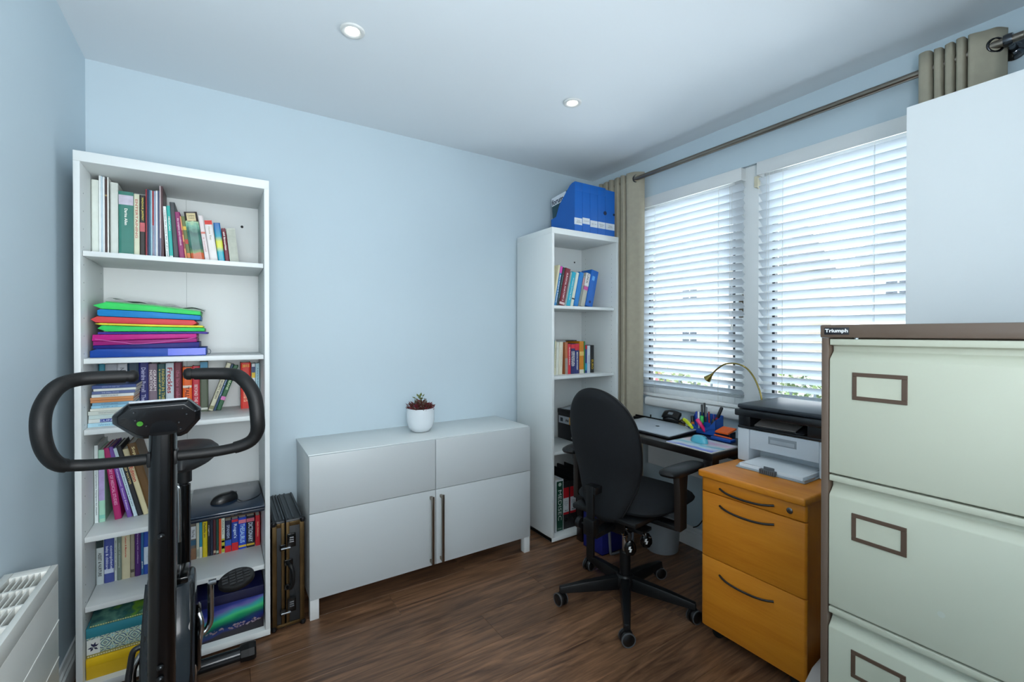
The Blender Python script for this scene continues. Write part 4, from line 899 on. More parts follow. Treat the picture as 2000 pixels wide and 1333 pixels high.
for xx in (x0 + .006, x1 - .006):
    for zz in (.012, H - .012):
        MB().lathe([(0, -.012), (.010, -.008), (.0125, 0), (.010, .008), (0, .012)], (xx, yf + .003, zz), 16).build('corner_guard', mat('#2a2a2c', .3, metal=.7), t, smooth=True)
for zz in (.375, .095):
    lk = MB().box(SEAM - .022, SEAM + .002, yf - .010, yf - .001, zz - .028, zz - .002).build('latch', GLOSS_B, t, bevel=.002)
    MB().box(SEAM + .006, SEAM + .040, yf - .013, yf - .001, zz - .018, zz + .040).build('combination_lock', GLOSS_B, t, bevel=.002)
    MB().cyl((SEAM - .018, yf - .014, zz - .018), (SEAM + .018, yf - .014, zz - .018), .004, n=12).build('latch_pin', CHROME, t)
    mb = MB()
    for q in range(3): mb.cyl((SEAM + .015, yf - .0145, zz + .006 + q * .009), (SEAM + .031, yf - .0145, zz + .006 + q * .009), .003, n=10)
    mb.build('number_wheel', mat('#5a5c60', .3, metal=.6), t)
for xx in (SEAM + .012,):
    MB().tube(smooth_path([(xx - .004, yf - .006, .292), (xx + .004, yf - .036, .286), (xx + .012, yf - .044, .262), (xx + .012, yf - .044, .218), (xx + .004, yf - .036, .194), (xx - .004, yf - .006, .186)], 6), .0085, 12).build('handle', PLAST_B, t, smooth=True)
    for zz in (.292, .186): MB().box(xx - .018, xx + .016, yf - .012, yf - .001, zz - .012, zz + .012).build('handle_mount', GLOSS_B, t, bevel=.002)

# ------------------------------------------------------------------ storage heater on the left wall
hy0, hy1, hx, hz = -1.75, -.893, .106, .662
t = thing('storage_heater', 'white storage heater with a slotted top on the wall beside the bike', 'heater', (.055, (hy0 + hy1) / 2, .0))
HM_ = mat('#d3d5d0', .4, var=.01)
hb = MB().box(.004, hx, hy0, hy1, .02, .618)
hb.build('casing', HM_, t, bevel=.003)
tf = MB().box(.004, .022, hy0, hy1, .618, hz).box(.092, hx, hy0, hy1, .618, hz).box(.022, .092, hy1 - .035, hy1, .618, hz).box(.022, .092, hy0, hy0 + .04, .618, hz)
tf.build('top_frame', HM_, t, bevel=.002)
MB().box(.022, .092, hy0 + .04, hy1 - .035, .6185, .625).build('grille_bed', mat('#1c1f20', .7, var=.3, scale=60), t)
for i in range(5):
    xx = .0325 + i * .0115
    MB().box(xx, xx + .0022, hy0 + .04, hy1 - .035, .64, hz - .001).build('slat', HM_, t)
yy = hy1 - .035 - .078
while yy > hy0 + .06:
    MB().box(.022, .092, yy - .008, yy, .638, hz - .0015).build('cross_bar', HM_, t); yy -= .090
for zz in (.508, .408, .308, .208):
    MB().box(hx - .0005, hx + .0012, hy0 + .002, hy1 - .002, zz, zz + .004).build('front_rib', mat('#e4e6e2', .35), t)
for yy in (hy0 + .06, hy1 - .06):
    MB().box(.01, .1, yy - .02, yy + .02, .0, .0205).build('foot', HM_, t)

# ------------------------------------------------------------------ exercise bike
t = thing('exercise_bike', 'black upright exercise bike in front of the wide bookcase', 'exercise bike', (.36, -.95, 0))
def MBt(pts, r, name, m, n=16, parent=None, sm=6, **k): return MB().tube(smooth_path(pts, sm), r, n, **k).build(name, m, parent or t, smooth=True)
bar = smooth_path([(.292, -1.15, 1.180), (.21, -1.17, 1.180), (.176, -1.20, 1.168), (.158, -1.22, 1.132), (.155, -1.235, 1.090), (.160, -1.23, 1.038), (.176, -1.215, 1.000), (.206, -1.20, .988), (.27, -1.2, .984), (.358, -1.2, .984), (.469, -1.2, .983), (.532, -1.21, .996), (.555, -1.22, 1.024), (.556, -1.23, 1.066), (.549, -1.22, 1.123), (.526, -1.2, 1.163), (.496, -1.17, 1.177), (.41, -1.15, 1.180)], 6)
MB().tube(bar, .0130, 16).build('handlebar', RUBBER, t, smooth=True)
n = len(bar)
for sl, bulge in ((bar[1:40], 1), (bar[n - 40:n - 1], 1)):
    rs = []
    for i, p in enumerate(sl):
        q = i / (len(sl) - 1); rs.append(.0152 + .0022 * max(0, math.sin(q * PI * 1.0)) * (1 if .25 < q < .9 else .5))
    MB().tube(sl, rs, 18).build('foam_grip', RUBBER, t, smooth=True)
for p, d in ((bar[0], -1), (bar[-1], 1)):
    MB().lathe([(0, -.012), (.010, -.010), (.0150, -.003), (.0155, .006), (0, .008)], (p.x + (.004 if d < 0 else -.004), p.y, p.z), 18, (-1 if d < 0 else 1, 0, 0)).build('grip_cap', RUBBER, t, smooth=True)
# main post
def oval(mb, p0, p1, rx, ry, n=24):
    vs = []
    for p in (p0, p1):
        for k in range(n):
            a = 2 * PI * k / n; c, s_ = math.cos(a), math.sin(a)
            vs.append((p[0] + rx * abs(c) ** .75 * (1 if c > 0 else -1), p[1] + ry * abs(s_) ** .75 * (1 if s_ > 0 else -1), p[2]))
    mb.add(vs, [(k, (k + 1) % n, n + (k + 1) % n, n + k) for k in range(n)] + [tuple(range(n - 1, -1, -1)), tuple(range(n, 2 * n))])
mb = MB(); oval(mb, (.3505, -1.20, .06), (.3585, -1.195, 1.043), .0275, .036); mb.build('main_post', mat('#040405', .22, var=.1, coat=.2, spec=.35), t, smooth=True)
mb = MB().cyl((.3575, -1.2, .965), (.3575, -1.2, 1.003), .034, n=24)
mb = MB().obox((.3575, -1.200, .984), (.0295, 0, 0), (0, .020, 0), (0, 0, .018)); mb.build('bar_clamp', PLAST_B, t, bevel=.004)
for zz, yy_ in ((.805, -1.2365), (.495, -1.2375), (.468, -1.2375)):
    xx = .3505 + (zz - .06) * .0081
    MB().lathe([(0, .006), (.0035, .0055), (.0065, .003), (.0075, 0)], (xx, yy_, zz), 14, (0, -1, 0)).build('bolt', mat('#2c2e30', .25, metal=.8), t, smooth=True)
# console
cn = [(.262, 1.090), (.262, 1.072), (.301, 1.034), (.316, 1.027), (.391, 1.025), (.405, 1.031), (.4325, 1.066), (.434, 1.092), (.409, 1.1175), (.291, 1.1155)]
cs = MB(); k = len(cn)
cxc, czc = .349, 1.073
front = [(x, -1.182 - (z - 1.07) * .25, z) for x, z in cn]; inner = [(cxc + (x - cxc) * .86, -1.194 - (z - 1.07) * .25, czc + (z - czc) * .82) for x, z in cn]; back = [(x, -1.158 - (z - 1.07) * .25, z + .003) for x, z in cn]
cs.add(inner + front + back, [tuple(range(k))] + [(i, (i + 1) % k, k + (i + 1) % k, k + i) for i in range(k)] + [(k + i, k + (i + 1) % k, 2 * k + (i + 1) % k, 2 * k + i) for i in range(k)] + [tuple(range(3 * k - 1, 2 * k - 1, -1))])
con = cs.build('console', mat('#0d0f12', .25, var=.1, coat=.4), t, bevel=.002)
MB().obox((.350, -1.188, 1.1188), (.056, 0, .0009), (0, .008, -.003), (0, .0008, .0022)).build('silver_edge', mat('#8a8e92', .4, metal=.9), con)
for x, z in ((.304, 1.097), (.397, 1.100), (.422, 1.090), (.306, 1.078), (.405, 1.084), (.389, 1.064), (.326, 1.062), (.392, 1.047)):
    MB().lathe([(0, .002), (.0016, .0018), (.0022, 0)], (x, -1.196 - (z - 1.07) * .25, z), 10, (0, -1, -.25)).build('screw', mat('#7a7e82', .25, metal=.9), con)
MB().lathe([(0, .0006), (.0062, .0006)], (.314, -1.1958, 1.069), 20, (0, -1, -.2)).build('sticker', mat('#4a9a30', .5), con)
MB().obox((.347, -1.1975, 1.089), (.014, 0, .001), (0, .001, 0), (0, 0, .0022)).build('latch_slot', mat('#3c4044', .3, metal=.6), con)
# seat
SEATM = mat('#15171a', .5, var=.1, bump=.1, bscale=400)
def seat_fn(u, v):
    a = 2 * PI * u; yy = math.sin(a); xx = math.cos(a)
    y = -.735 + .125 * -yy
    f = (y + .86) / .25   # 0 nose .. 1 rear
    w = .030 + .100 * max(0, min(1, f)) ** .75
    prof = [(0, .0), (.55, .004), (.85, -.004), (1.0, -.022), (1.02, -.042), (.82, -.058), (.4, -.072 - .012 * f), (0, -.076)]
    q = v * (len(prof) - 1); i = min(int(q), len(prof) - 2); fr_ = q - i
    s_ = prof[i][0] * (1 - fr_) + prof[i + 1][0] * fr_; dz = prof[i][1] * (1 - fr_) + prof[i + 1][1] * fr_
    y2 = -.735 + (-.125 * yy) * s_; 
    f2 = (y2 + .86) / .25; w2 = .030 + .100 * max(0, min(1, f2)) ** .75
    x2 = .372 + xx * s_ * w2
    return (x2, y2, .905 + dz + .012 * f2)
MB().grid(seat_fn, 36, 14).build('saddle', SEATM, t, smooth=True)
MB().cyl((.3735, -.76, .80), (.3735, -.76, .845), .022, n=18).build('saddle_clamp', PLAST_B, t, smooth=True)
MB().cyl((.3735, -.76, .62), (.3735, -.76, .81), .0135, n=18).build('seat_post', mat('#1a1b1e', .25, metal=.5), t, smooth=True)
MB().cyl((.373, -.77, .30), (.3735, -.76, .79), .0185, n=20).build('seat_tube', GLOSS_B, t, smooth=True)
MB().tube(smooth_path([(.350, -.795, .80), (.362, -.80, .795), (.364, -.80, .74), (.364, -.80, .62)], 5), .0042, 8).build('adjuster_rod', CHROME, t, smooth=True)
MBt([(.375, -.79, .50), (.392, -.785, .497), (.402, -.78, .485), (.40, -.775, .455), (.385, -.775, .44)], .0022, 'strap', mat('#33363a', .4), 8)
# flywheel housing with front shield
prof = [(-1.075, .05), (-1.105, .20), (-1.10, .35), (-1.065, .48), (-1.01, .585), (-.95, .60), (-.90, .565), (-.84, .47), (-.80, .36), (-.79, .20), (-.82, .07)]
hs = MB().prism(prof, 'x', .300, .412); hs.build('housing', mat('#0a0c0e', .2, var=.1, coat=.3), t, bevel=.012, seg=3)
sh = MB()
SHP = [(.05, -1.075), (.20, -1.105), (.35, -1.10), (.48, -1.065), (.585, -1.01), (.62, -.985)]
def shield(u, v):
    z = .10 + .495 * v; w = .050 + .009 * math.sin(v * PI * .8); x = .355 + (u - .5) * 2 * w
    for (a, ya), (b, yb) in zip(SHP, SHP[1:]):
        if a <= z <= b: y = ya + (yb - ya) * (z - a) / (b - a)
    return (x, y - .014 + .022 * ((u - .5) * 2) ** 2, z)
sh.grid(shield, 14, 24)
o = sh.build('front_shield', mat('#20272d', .22, var=.05, coat=.3), t, smooth=True); so = o.modifiers.new('shield_thickness', 'SOLIDIFY'); so.thickness = .004
MB().obox((.378, -.985, .598), (.020, 0, 0), (0, .05, 0), (0, 0, .009)).build('top_cap', GLOSS_B, t, bevel=.004)
# drive side
MB().lathe([(0, 0), (.085, 0), (.092, .006), (.085, .012), (0, .012)], (.412, -.93, .375), 40, (1, 0, 0)).build('crank_disc', GLOSS_B, t, smooth=True)
MB().tube(smooth_path([(.424, -.92, .372), (.434, -.915, .376), (.446, -.91, .395), (.4475, -.905, .44), (.447, -.90, .512)], 5), [.0085] * 21, 12).build('crank_arm', CHROME, t, smooth=True)
MB().cyl((.442, -.90, .512), (.462, -.90, .512), .009, n=14).build('pedal_axle', mat('#6a6e72', .25, metal=.9), t)
def pedal(cx, cy, cz, tilt, par):
    pd = MB()
    def fn(u, v):
        a = 2 * PI * u; s_ = [0, .9, 1, 1, .9, 0][v_i(v)]; zz = [.011, .011, .006, -.006, -.011, -.011][v_i(v)]
        p = Vector((.050 * math.cos(a) * s_, .036 * math.sin(a) * s_, zz)); p.rotate(Euler(tilt)); return Vector((cx, cy, cz)) + p
    def v_i(v): return int(round(v * 5))
    pd.grid(fn, 28, 5); p = pd.build('pedal', RUBBER, par, smooth=True)
    g = MB()
    for i in range(4):
        for j in range(5):
            q = Vector((-.030 + i * .020, -.020 + j * .010, .0125))
            if ((abs(q.x) + .007) / .049) ** 2 + ((abs(q.y) + .003) / .035) ** 2 > 1: continue
            q.rotate(Euler(tilt)); ax = Vector((.0078, 0, 0)); ay = Vector((0, .0034, 0)); az = Vector((0, 0, .0025))
            for w in (ax, ay, az): w.rotate(Euler(tilt))
            g.obox(Vector((cx, cy, cz)) + q, ax, ay, az)
    g.build('pedal_tread', mat('#1a1b1d', .55), p)
pedal(.516, -.905, .504, (math.radians(28), math.radians(-8), 0), t)
MB().lathe([(0, 0), (.085, 0), (.092, .006), (.085, .012), (0, .012)], (.300, -.93, .375), 40, (-1, 0, 0)).build('crank_disc', GLOSS_B, t, smooth=True)
MB().tube(smooth_path([(.290, -.94, .378), (.280, -.945, .37), (.268, -.95, .345), (.266, -.95, .30), (.266, -.95, .245)], 5), .0085, 12).build('crank_arm', CHROME, t, smooth=True)
pedal(.205, -.95, .245, (math.radians(10), 0, 0), t)
MB().cyl((.27, -.95, .245), (.245, -.95, .245), .009, n=14).build('pedal_axle', CHROME, t)
# tubular legs and stabilisers
MBt([(.420, -.99, .475), (.4265, -1.0, .44), (.416, -1.0, .36), (.405, -1.0, .28), (.395, -1.02, .12), (.40, -1.05, .03)], .0075, 'side_tube', CHROME, 14)
MBt([(.300, -1.0, .430), (.284, -1.0, .429), (.2735, -1.0, .420), (.268, -1.0, .385), (.262, -1.0, .33), (.258, -1.01, .20), (.262, -1.04, .03)], .0075, 'side_tube', mat('#3c3f42', .2, metal=.7), 14)
MB().cyl((.355, -.80, .11), (.355, -.53, .05), .022, n=16).build('frame_beam', GLOSS_B, t, smooth=True)
MB().cyl((.355, -1.10, .11), (.353, -1.28, .05), .022, n=16).build('frame_beam', GLOSS_B, t, smooth=True)
for yy in (-.53, -1.30):
    MB().cyl((.145, yy, .034), (.565, yy, .034), .024, n=24).build('stabiliser_tube', mat('#1a1d20', .22, metal=.3), t, smooth=True)
    for xx, d in ((.145, -1), (.565, 1)):
        c = MB().lathe([(.025, -.03), (.031, -.028), (.034, 0), (.034, .018), (.030, .024), (0, .025)], (xx, yy, .0345), 8, (d, 0, 0)); c.build('end_cap', PLAST_B, t)

# ------------------------------------------------------------------ office chair
CH = (2.10, -1.056, 0)
t = thing('office_chair', 'black office swivel chair with armrests at the desk', 'office chair', CH, (0, 0, math.radians(11)), local=True)
def back_outline(v):
    """half width at relative height v"""
    if v > .6: return .184 * math.sqrt(max(0, 1 - ((v - .6) / .4) ** 2.3))
    return (.070 + .114 * math.sin(PI / 2 * (v / .6) ** .9)) * math.sqrt(min(1, v / .045 + .02))
def back_fn(side):
    def fn(u, v):
        v = .5 - .5 * math.cos(PI * v); s_ = (u - .5) * 2; w = back_outline(v); y = w * math.sin(s_ * PI / 2)
        z = .440 + .600 * v; edge = abs(math.sin(s_ * PI / 2))
        th = .030 * math.sqrt(max(0, 1 - edge ** 4)) * min(1, (v * (1 - v) * 18)) ** .5
        bx = -.195 - .05 * (v - .25) - .07 * max(0, v - .55) ** 1.3 + 1.15 * y * y + .025 * math.exp(-((v - .32) / .2) ** 2)
        return (bx + side * th, y, z)
    return fn
mb = MB().grid(back_fn(-1), 28, 40).grid(back_fn(1), 28, 40)
o = mb.build('backrest', FABRIC, t, smooth=True)
bm = bmesh.new(); bm.from_mesh(o.data); bmesh.ops.remove_doubles(bm, verts=bm.verts, dist=.0005); bmesh.ops.recalc_face_normals(bm, faces=bm.faces); bm.to_mesh(o.data); bm.free()
rim = []
for i in range(120):
    a = i / 120
    v = .5 - .5 * math.cos(2 * PI * a); y = back_outline(v) * (1 if a < .5 else -1)
    z = .440 + .600 * v; bx = -.195 - .05 * (v - .25) - .07 * max(0, v - .55) ** 1.3 + 1.15 * y * y + .025 * math.exp(-((v - .32) / .2) ** 2)
    rim.append((bx, y * 1.003, z))
rim.append(rim[0]); MB().tube(rim, .0045, 8, cap=False).build('backrest_piping', PLAST_B, t, smooth=True)
def seat2(u, v):
    a = 2 * PI * u; c, s_ = math.cos(a), math.sin(a)
    prof = [(0, .072), (.5, .074), (.8, .066), (.95, .045), (1.0, .022), (.97, .004), (.85, -.004), (0, -.004)]
    q = v * 7; i = min(int(q), 6); f = q - i; r_ = prof[i][0] * (1 - f) + prof[i + 1][0] * f; dz = prof[i][1] * (1 - f) + prof[i + 1][1] * f
    ex = .62
    x = .100 + .262 * (abs(c) ** ex) * (1 if c > 0 else -1) * r_; y = .240 * (abs(s_) ** ex) * (1 if s_ > 0 else -1) * r_
    return (x, y, .482 + dz * .80 - .028 * max(0, (x - .16) / .18) ** 2)
MB().grid(seat2, 44, 16).build('seat', FABRIC, t, smooth=True)
MB().prism([(-.19, -.17), (.18, -.20), (.23, -.12), (.23, .12), (.18, .20), (-.19, .17)], 'z', .452, .4765).build('seat_pan', PLAST_B, t, bevel=.008)
MB().box(-.12, .10, -.075, .075, .370, .4515).build('tilt_mechanism', mat('#0c0d0f', .35, metal=.4), t, bevel=.006)
MB().cyl((0, 0, .10), (0, 0, .24), .026, n=24).build('gas_lift_cover', PLAST_B, t, smooth=True)
MB().cyl((0, 0, .24), (0, 0, .37), .014, n=24).build('gas_lift', CHROME, t, smooth=True)
# back support bar
MB().obox((-.275, 0, .465), (.008, 0, .0), (0, .018, 0), (0, 0, .155)).build('spine_bar', PLAST_B, t, bevel=.003)
MB().obox((-.255, 0, .60), (.025, 0, 0), (0, .03, 0), (0, 0, .016)).build('back_plate', PLAST_B, t, bevel=.004)
MB().obox((-.272, 0, .440), (.020, 0, 0), (0, .028, 0), (0, 0, .036)).build('bar_clamp', PLAST_B, t, bevel=.004)
MB().obox((-.18, 0, .400), (.085, 0, 0), (0, .024, 0), (0, 0, .012)).build('link_arm', PLAST_B, t, bevel=.003)
kb = MB(); kb.lathe([(.006, 0), (.007, .03), (.024, .032), (.026, .05), (.018, .056), (0, .056)], (-.262, .026, .435), 10, (0, 1, 0)); kb.build('clamp_knob', PLAST_B, t, smooth=True)
MB().box(-.10, -.02, -.15, -.075, .395, .410).build('lever_bracket', mat('#202224', .35, metal=.6), t, bevel=.002)
mb = MB()
for p in ((-.16, -.085, .40), (-.145, -.085, .375), (-.11, -.16, .405), (-.08, -.172, .39), (-.15, -.10, .425)): mb.lathe([(.005, 0), (.005, .008), (0, .009)], p, 10, (0, -1, 0))
mb.build('bolt_head', CHROME, t, smooth=True)
for bx, by, ex, ey, ez in ((-.135, -.085, -.060, -.062, .310), (-.045, -.085, .060, -.075, .312)):
    path = smooth_path([(bx, by, .412), (bx + .015, by - .015, .39), ((bx + ex) / 2 + .01, (by + ey) / 2, .345), (ex - .005, ey, ez + .035), (ex, ey, ez + .02)], 8)
    MB().tube(path, .0045, 10).build('control_lever', PLAST_B, t, smooth=True)
    cp = []
    for i in range(0, 150):
        f = .15 + .6 * i / 149; j = f * (len(path) - 1); a = int(j); q = path[a].lerp(path[min(a + 1, len(path) - 1)], j - a)
        w = i * .75; cp.append(q + Vector((math.cos(w) * .0062, math.sin(w) * .0062, 0)))
    MB().tube(cp, .0013, 5).build('coil', mat('#5a5e62', .3, metal=.8), t, smooth=True)
    pdl = MB().lathe([(0, -.036), (.016, -.034), (.027, -.018), (.029, .0), (.024, .016), (.012, .032), (0, .034)], (ex + .004, ey, ez - .012), 20)
    vs = []
    for v in pdl.v: q_ = Vector((v[0] - ex, v[1] - ey, 0)); dn = Vector((-.72, -.69, 0)); q_ = q_ - dn * q_.dot(dn) * .5; vs.append((ex + q_.x, ey + q_.y, v[2]))
    pdl.v = vs; pdl.build('lever_paddle', GLOSS_B, t, smooth=True)
    mk = MB(); c = Vector((ex - .0125, ey - .012, ez - .012)); rx = Vector((.69, -.72, 0))
    mk.add([c + rx * p[0] * 1.2 + Vector((0, 0, p[2])) for p in ((-.006, 0, .012), (.003, 0, .014), (.000, 0, .003), (.006, 0, .002), (.002, 0, -.014), (-.005, 0, -.013), (-.002, 0, -.003), (-.008, 0, -.001))], [(0, 1, 2, 7), (2, 3, 6, 7), (3, 4, 5, 6)])
    mk.build('white_mark', mat('#cdd2d4', .5), t)
# armrests
for sgn in (-1, 1):
    a = sgn * .275
    def pad_fn(u, v, a=a, sgn=sgn):
        w = 2 * PI * u; c, s_ = math.cos(w), math.sin(w); prof = [(0, .016), (.8, .015), (.97, .008), (1, 0), (.95, -.010), (0, -.012)]
        r_, dz = prof[int(round(v * 5))]
        x = .025 + .145 * abs(c) ** .55 * (1 if c > 0 else -1) * r_; y = .044 * abs(s_) ** .6 * (1 if s_ > 0 else -1) * r_ * (1 - .22 * c)
        return (x, a + y + .015 * sgn * math.sin(x * 6), .690 + dz)
    MB().grid(pad_fn, 32, 5).build('armrest_pad', PLAST_B, t, smooth=True)
    MB().prism([(-.03, .43), (.032, .43), (.034, .60), (.045, .678), (-.042, .678), (-.032, .60)], 'y', a - .015, a + .015).build('armrest_post', mat('#1b1410', .5, var=.15), t, bevel=.004)
    MB().box(-.03, .03, min(a, sgn * .12), max(a, sgn * .12), .430, .450).build('armrest_bracket', PLAST_B, t, bevel=.002)
# five star base
MB().lathe([(0, .075), (.045, .075), (.050, .09), (.048, .118), (.034, .135), (0, .135)], (0, 0, 0), 30).build('base_hub', PLAST_B, t, smooth=True)
def caster(parent, x, y, ang):
    d = Vector((math.cos(ang), math.sin(ang), 0)); c = Vector((x, y, .0305))
    w = MB(); w.lathe([(0, -.020), (.026, -.020), (.0295, -.016), (.0295, -.005), (.022, -.003), (.022, .003), (.0295, .005), (.0295, .016), (.026, .020), (0, .020)], c, 24, d)
    cs_ = w.build('caster', mat('#0a0b0c', .4), parent, smooth=True)
    r = MB()
    for q in (-.0185, .0185): r.lathe([(.0255, -.0018), (.0302, -.0022), (.0302, .0022), (.0255, .0018)], c + d * q, 28, d, ring=True)
    r.build('wheel_rim', mat('#4a4d50', .4), cs_, smooth=True)
    MB().cyl((x, y, .0305), (x - d.y * .0, y, .082), .007, n=10).build('caster_stem', PLAST_B, cs_)
wh = [(1.8, -.9018), (1.8447, -1.2942), (2.2611, -1.3424), (2.4331, -1.0166), (2.1569, -.728)]
for i in range(5):
    ang = math.radians(152.7 + 72 * i - 11)
    c, s_ = math.cos(ang), math.sin(ang); P_ = Vector((-s_, c, 0)); D_ = Vector((c, s_, 0)); L_ = .318
    v = []
    for r_, hw, zt_, zb_ in ((.035, .026, .128, .070), (.20, .020, .108, .064), (L_, .015, .088, .060)):
        v += [D_ * r_ + P_ * hw + Vector((0, 0, zb_)), D_ * r_ + P_ * hw * .75 + Vector((0, 0, zt_)), D_ * r_ - P_ * hw * .75 + Vector((0, 0, zt_)), D_ * r_ - P_ * hw + Vector((0, 0, zb_))]
    mb = MB(); mb.add(v, [(0, 1, 2, 3), (11, 10, 9, 8)] + [(b + k, b + (k + 1) % 4, b + 4 + (k + 1) % 4, b + 4 + k) for b in (0, 4) for k in range(4)])
    mb.build('base_leg', PLAST_B, t, bevel=.004)
    caster(t, c * .312, s_ * .312, ang + (.5, .35, -.6, 1.0, .4)[i])

# ------------------------------------------------------------------ desk and what is on it
DZ = .740
t = thing('desk', 'dark brown narrow desk under the window', 'desk', (2.53, -.9, 0))
DW = mat('#120d0c', .28, var=.15, scale=8, coat=.15)
MB().box(2.330, 2.7250, -1.362, -.430, DZ - .034, DZ).build('desktop', DW, t, bevel=.0015)
for a in (2.335, 2.668):
    for b in (-1.357, -.482):
        MB().box(a, a + .052, b, b + .047, 0, DZ - .034).build('leg', DW, t, bevel=.0012)
MB().box(2.67, 2.69, -1.31, -.482, DZ - .10, DZ - .034).build('apron', DW, t)
# laptop
t = thing('laptop', 'closed silver laptop on the desk behind the chair', 'laptop', (2.54, -.86, DZ), (0, 0, 0))
LP = [(2.395, -1.078), (2.695, -1.045), (2.70, -.655), (2.40, -.688)]
MB().prism(LP, 'z', DZ + .003, DZ + .013).build('base', mat('#1a1c20', .4), t, bevel=.003)
MB().prism(LP, 'z', DZ + .0135, DZ + .0195).build('lid', mat('#a9b3bc', .38, metal=0.0, var=.03), t, bevel=.002)
MB().lathe([(0, .0004), (.011, .0004)], (2.545, -.88, DZ + .0196), 20).build('logo', mat('#c8ced4', .25, metal=.6), t)
for a, b in ((2.42, -1.04), (2.67, -1.02), (2.42, -.72), (2.67, -.69)): MB().cyl((a, b, DZ), (a, b, DZ + .003), .006, n=10).build('foot', RUBBER, t)
# magazine as mouse mat
t = thing('magazine', 'glossy pale magazine used as a mouse mat at the end of the desk', 'magazine', (2.42, -1.23, DZ))
mm = ramp_mat([(0, '#8a90d0'), (.16, '#a8b4e0'), (.3, '#c8d4e0'), (.5, '#70b8c8'), (.62, '#c8d0d8'), (.8, '#d0b0c8'), (1, '#c0c8d0')], 0, -.1, .12, .25, .5, 12)
MP = [(2.335, -1.352), (2.545, -1.35), (2.555, -1.105), (2.345, -1.098)]
MB().prism(MP, 'z', DZ, DZ + .004).build('pages', PAPER, t); MB().prism(MP, 'z', DZ + .004, DZ + .0052).build('cover', mm, t)
MB().prism([(2.345, -1.345), (2.362, -1.345), (2.368, -1.15), (2.352, -1.15)], 'z', DZ + .0052, DZ + .0056).build('title_strip', mat('#6a78c8', .3), t)
mouse('pale turquoise computer mouse on the magazine on the desk', (2.468, -1.200, DZ + .0057), math.radians(75), mat('#4fa6bc', .35, coat=.2), mat('#2f7a90', .4), sc=1.0)
# organiser
t = thing('desk_organiser', 'blue plastic desk organiser full of pens', 'organiser', (2.70, -1.07, DZ))
BL = mat('#144a9c', .38, var=.05)
def org_side(x, h0, h1): return [(x, -1.165, DZ), (x, -.995, DZ)]
mb = MB()
mb.box(2.655, 2.7245, -1.165, -1.000, DZ, DZ + .004)
mb.box(2.7215, 2.7245, -1.165, -1.000, DZ, DZ + .105)
mb.prism([(-1.165, DZ), (-1.000, DZ), (-1.000, DZ + .030), (-1.03, DZ + .046), (-1.06, DZ + .028), (-1.09, DZ + .026), (-1.13, DZ + .05), (-1.165, DZ + .09)], 'x', 2.655, 2.658)
mb.prism([(2.655, DZ), (2.7245, DZ), (2.7245, DZ + .105), (2.655, DZ + .085)], 'y', -1.165, -1.162)
mb.prism([(2.655, DZ), (2.7245, DZ), (2.7245, DZ + .105), (2.655, DZ + .03)], 'y', -1.003, -1.000)
mb.box(2.655, 2.7245, -1.084, -1.081, DZ, DZ + .045).box(2.69, 2.693, -1.165, -1.0, DZ, DZ + .06)
mb.build('tray', BL, t, bevel=.0007, seg=1)
MB().tube(smooth_path([(2.6545, -1.0, DZ + .022), (2.6543, -1.05, DZ + .012), (2.6543, -1.09, DZ + .014), (2.6543, -1.13, DZ + .032), (2.6545, -1.165, DZ + .038)], 6), .0014, 6).build('wave_line', mat('#0c2c68', .4), t)
pens = [
 ('black pen with a long cap standing upright in the organiser', 'pen', (2.705, -1.055, 0), (2.712, -1.045, .150), .0055, '#141518', '#2a2c30'),
 ('second black pen standing beside the tallest black one', 'pen', (2.712, -1.07, 0), (2.716, -1.058, .160), .0050, '#1a1c20', '#0c0d10'),
 ('grey black mechanical pencil among the upright pens', 'pencil', (2.700, -1.075, 0), (2.704, -1.078, .142), .0045, '#303238', '#6a6e74'),
 ('thin red pen standing in the organiser', 'pen', (2.700, -1.10, 0), (2.704, -1.093, .118), .0042, '#b01c28', '#8a1420'),
 ('red and black marker tilted towards the printer', 'marker', (2.706, -1.105, 0), (2.714, -1.163, .150), .0080, '#8c1c28', '#17181b'),
 ('short black marker tilted over the organiser edge', 'marker', (2.672, -1.12, 0), (2.668, -1.148, .088), .0085, '#c4c8cc', '#121316'),
 ('green capped highlighter in the middle of the pens', 'highlighter', (2.676, -1.07, 0), (2.674, -1.072, .095), .0090, '#1f6a3c', '#28b050'),
 ('pink highlighter leaning out of the front of the organiser', 'highlighter', (2.666, -1.105, 0), (2.640, -1.065, .080), .0095, '#e0206c', '#e8307c'),
 ('orange tipped black marker at the curtain end of the organiser', 'marker', (2.675, -1.018, 0), (2.673, -1.012, .086), .0085, '#d07030', '#141518'),
 ('blue ballpoint pen near the curtain end of the organiser', 'pen', (2.690, -1.03, 0), (2.694, -1.022, .108), .0050, '#1c50b0', '#1438a0'),
 ('white pen beside the blue ballpoint', 'pen', (2.684, -1.048, 0), (2.688, -1.041, .112), .0050, '#c8ccd0', '#d8dcdc'),
 ('dark violet pen beside the thin red one', 'pen', (2.712, -1.12, 0), (2.714, -1.115, .105), .0045, '#2c1858', '#3c2070')]
for lb, ct, p, q, r_, c1, c2 in pens:
    p = Vector((p[0], p[1], DZ + .006)); q = Vector((q[0], q[1], DZ + q[2]))
    o = thing(ct, lb, ct, p, group='pens in the blue organiser'); m_ = p.lerp(q, .6)
    MB().tube([p, p.lerp(q, .08), m_], [r_ * .35, r_ * .9, r_], 12).build('barrel', mat(c1, .35), o, smooth=True)
    MB().tube([m_, q.lerp(p, .03), q], [r_ * 1.12, r_ * 1.08, r_ * .8], 12).build('cap', mat(c2, .35), o, smooth=True)
o = thing('highlighter', 'yellow highlighter resting across the end of the blue organiser', 'highlighter', (2.62, -1.0, DZ + .05), group='pens in the blue organiser')
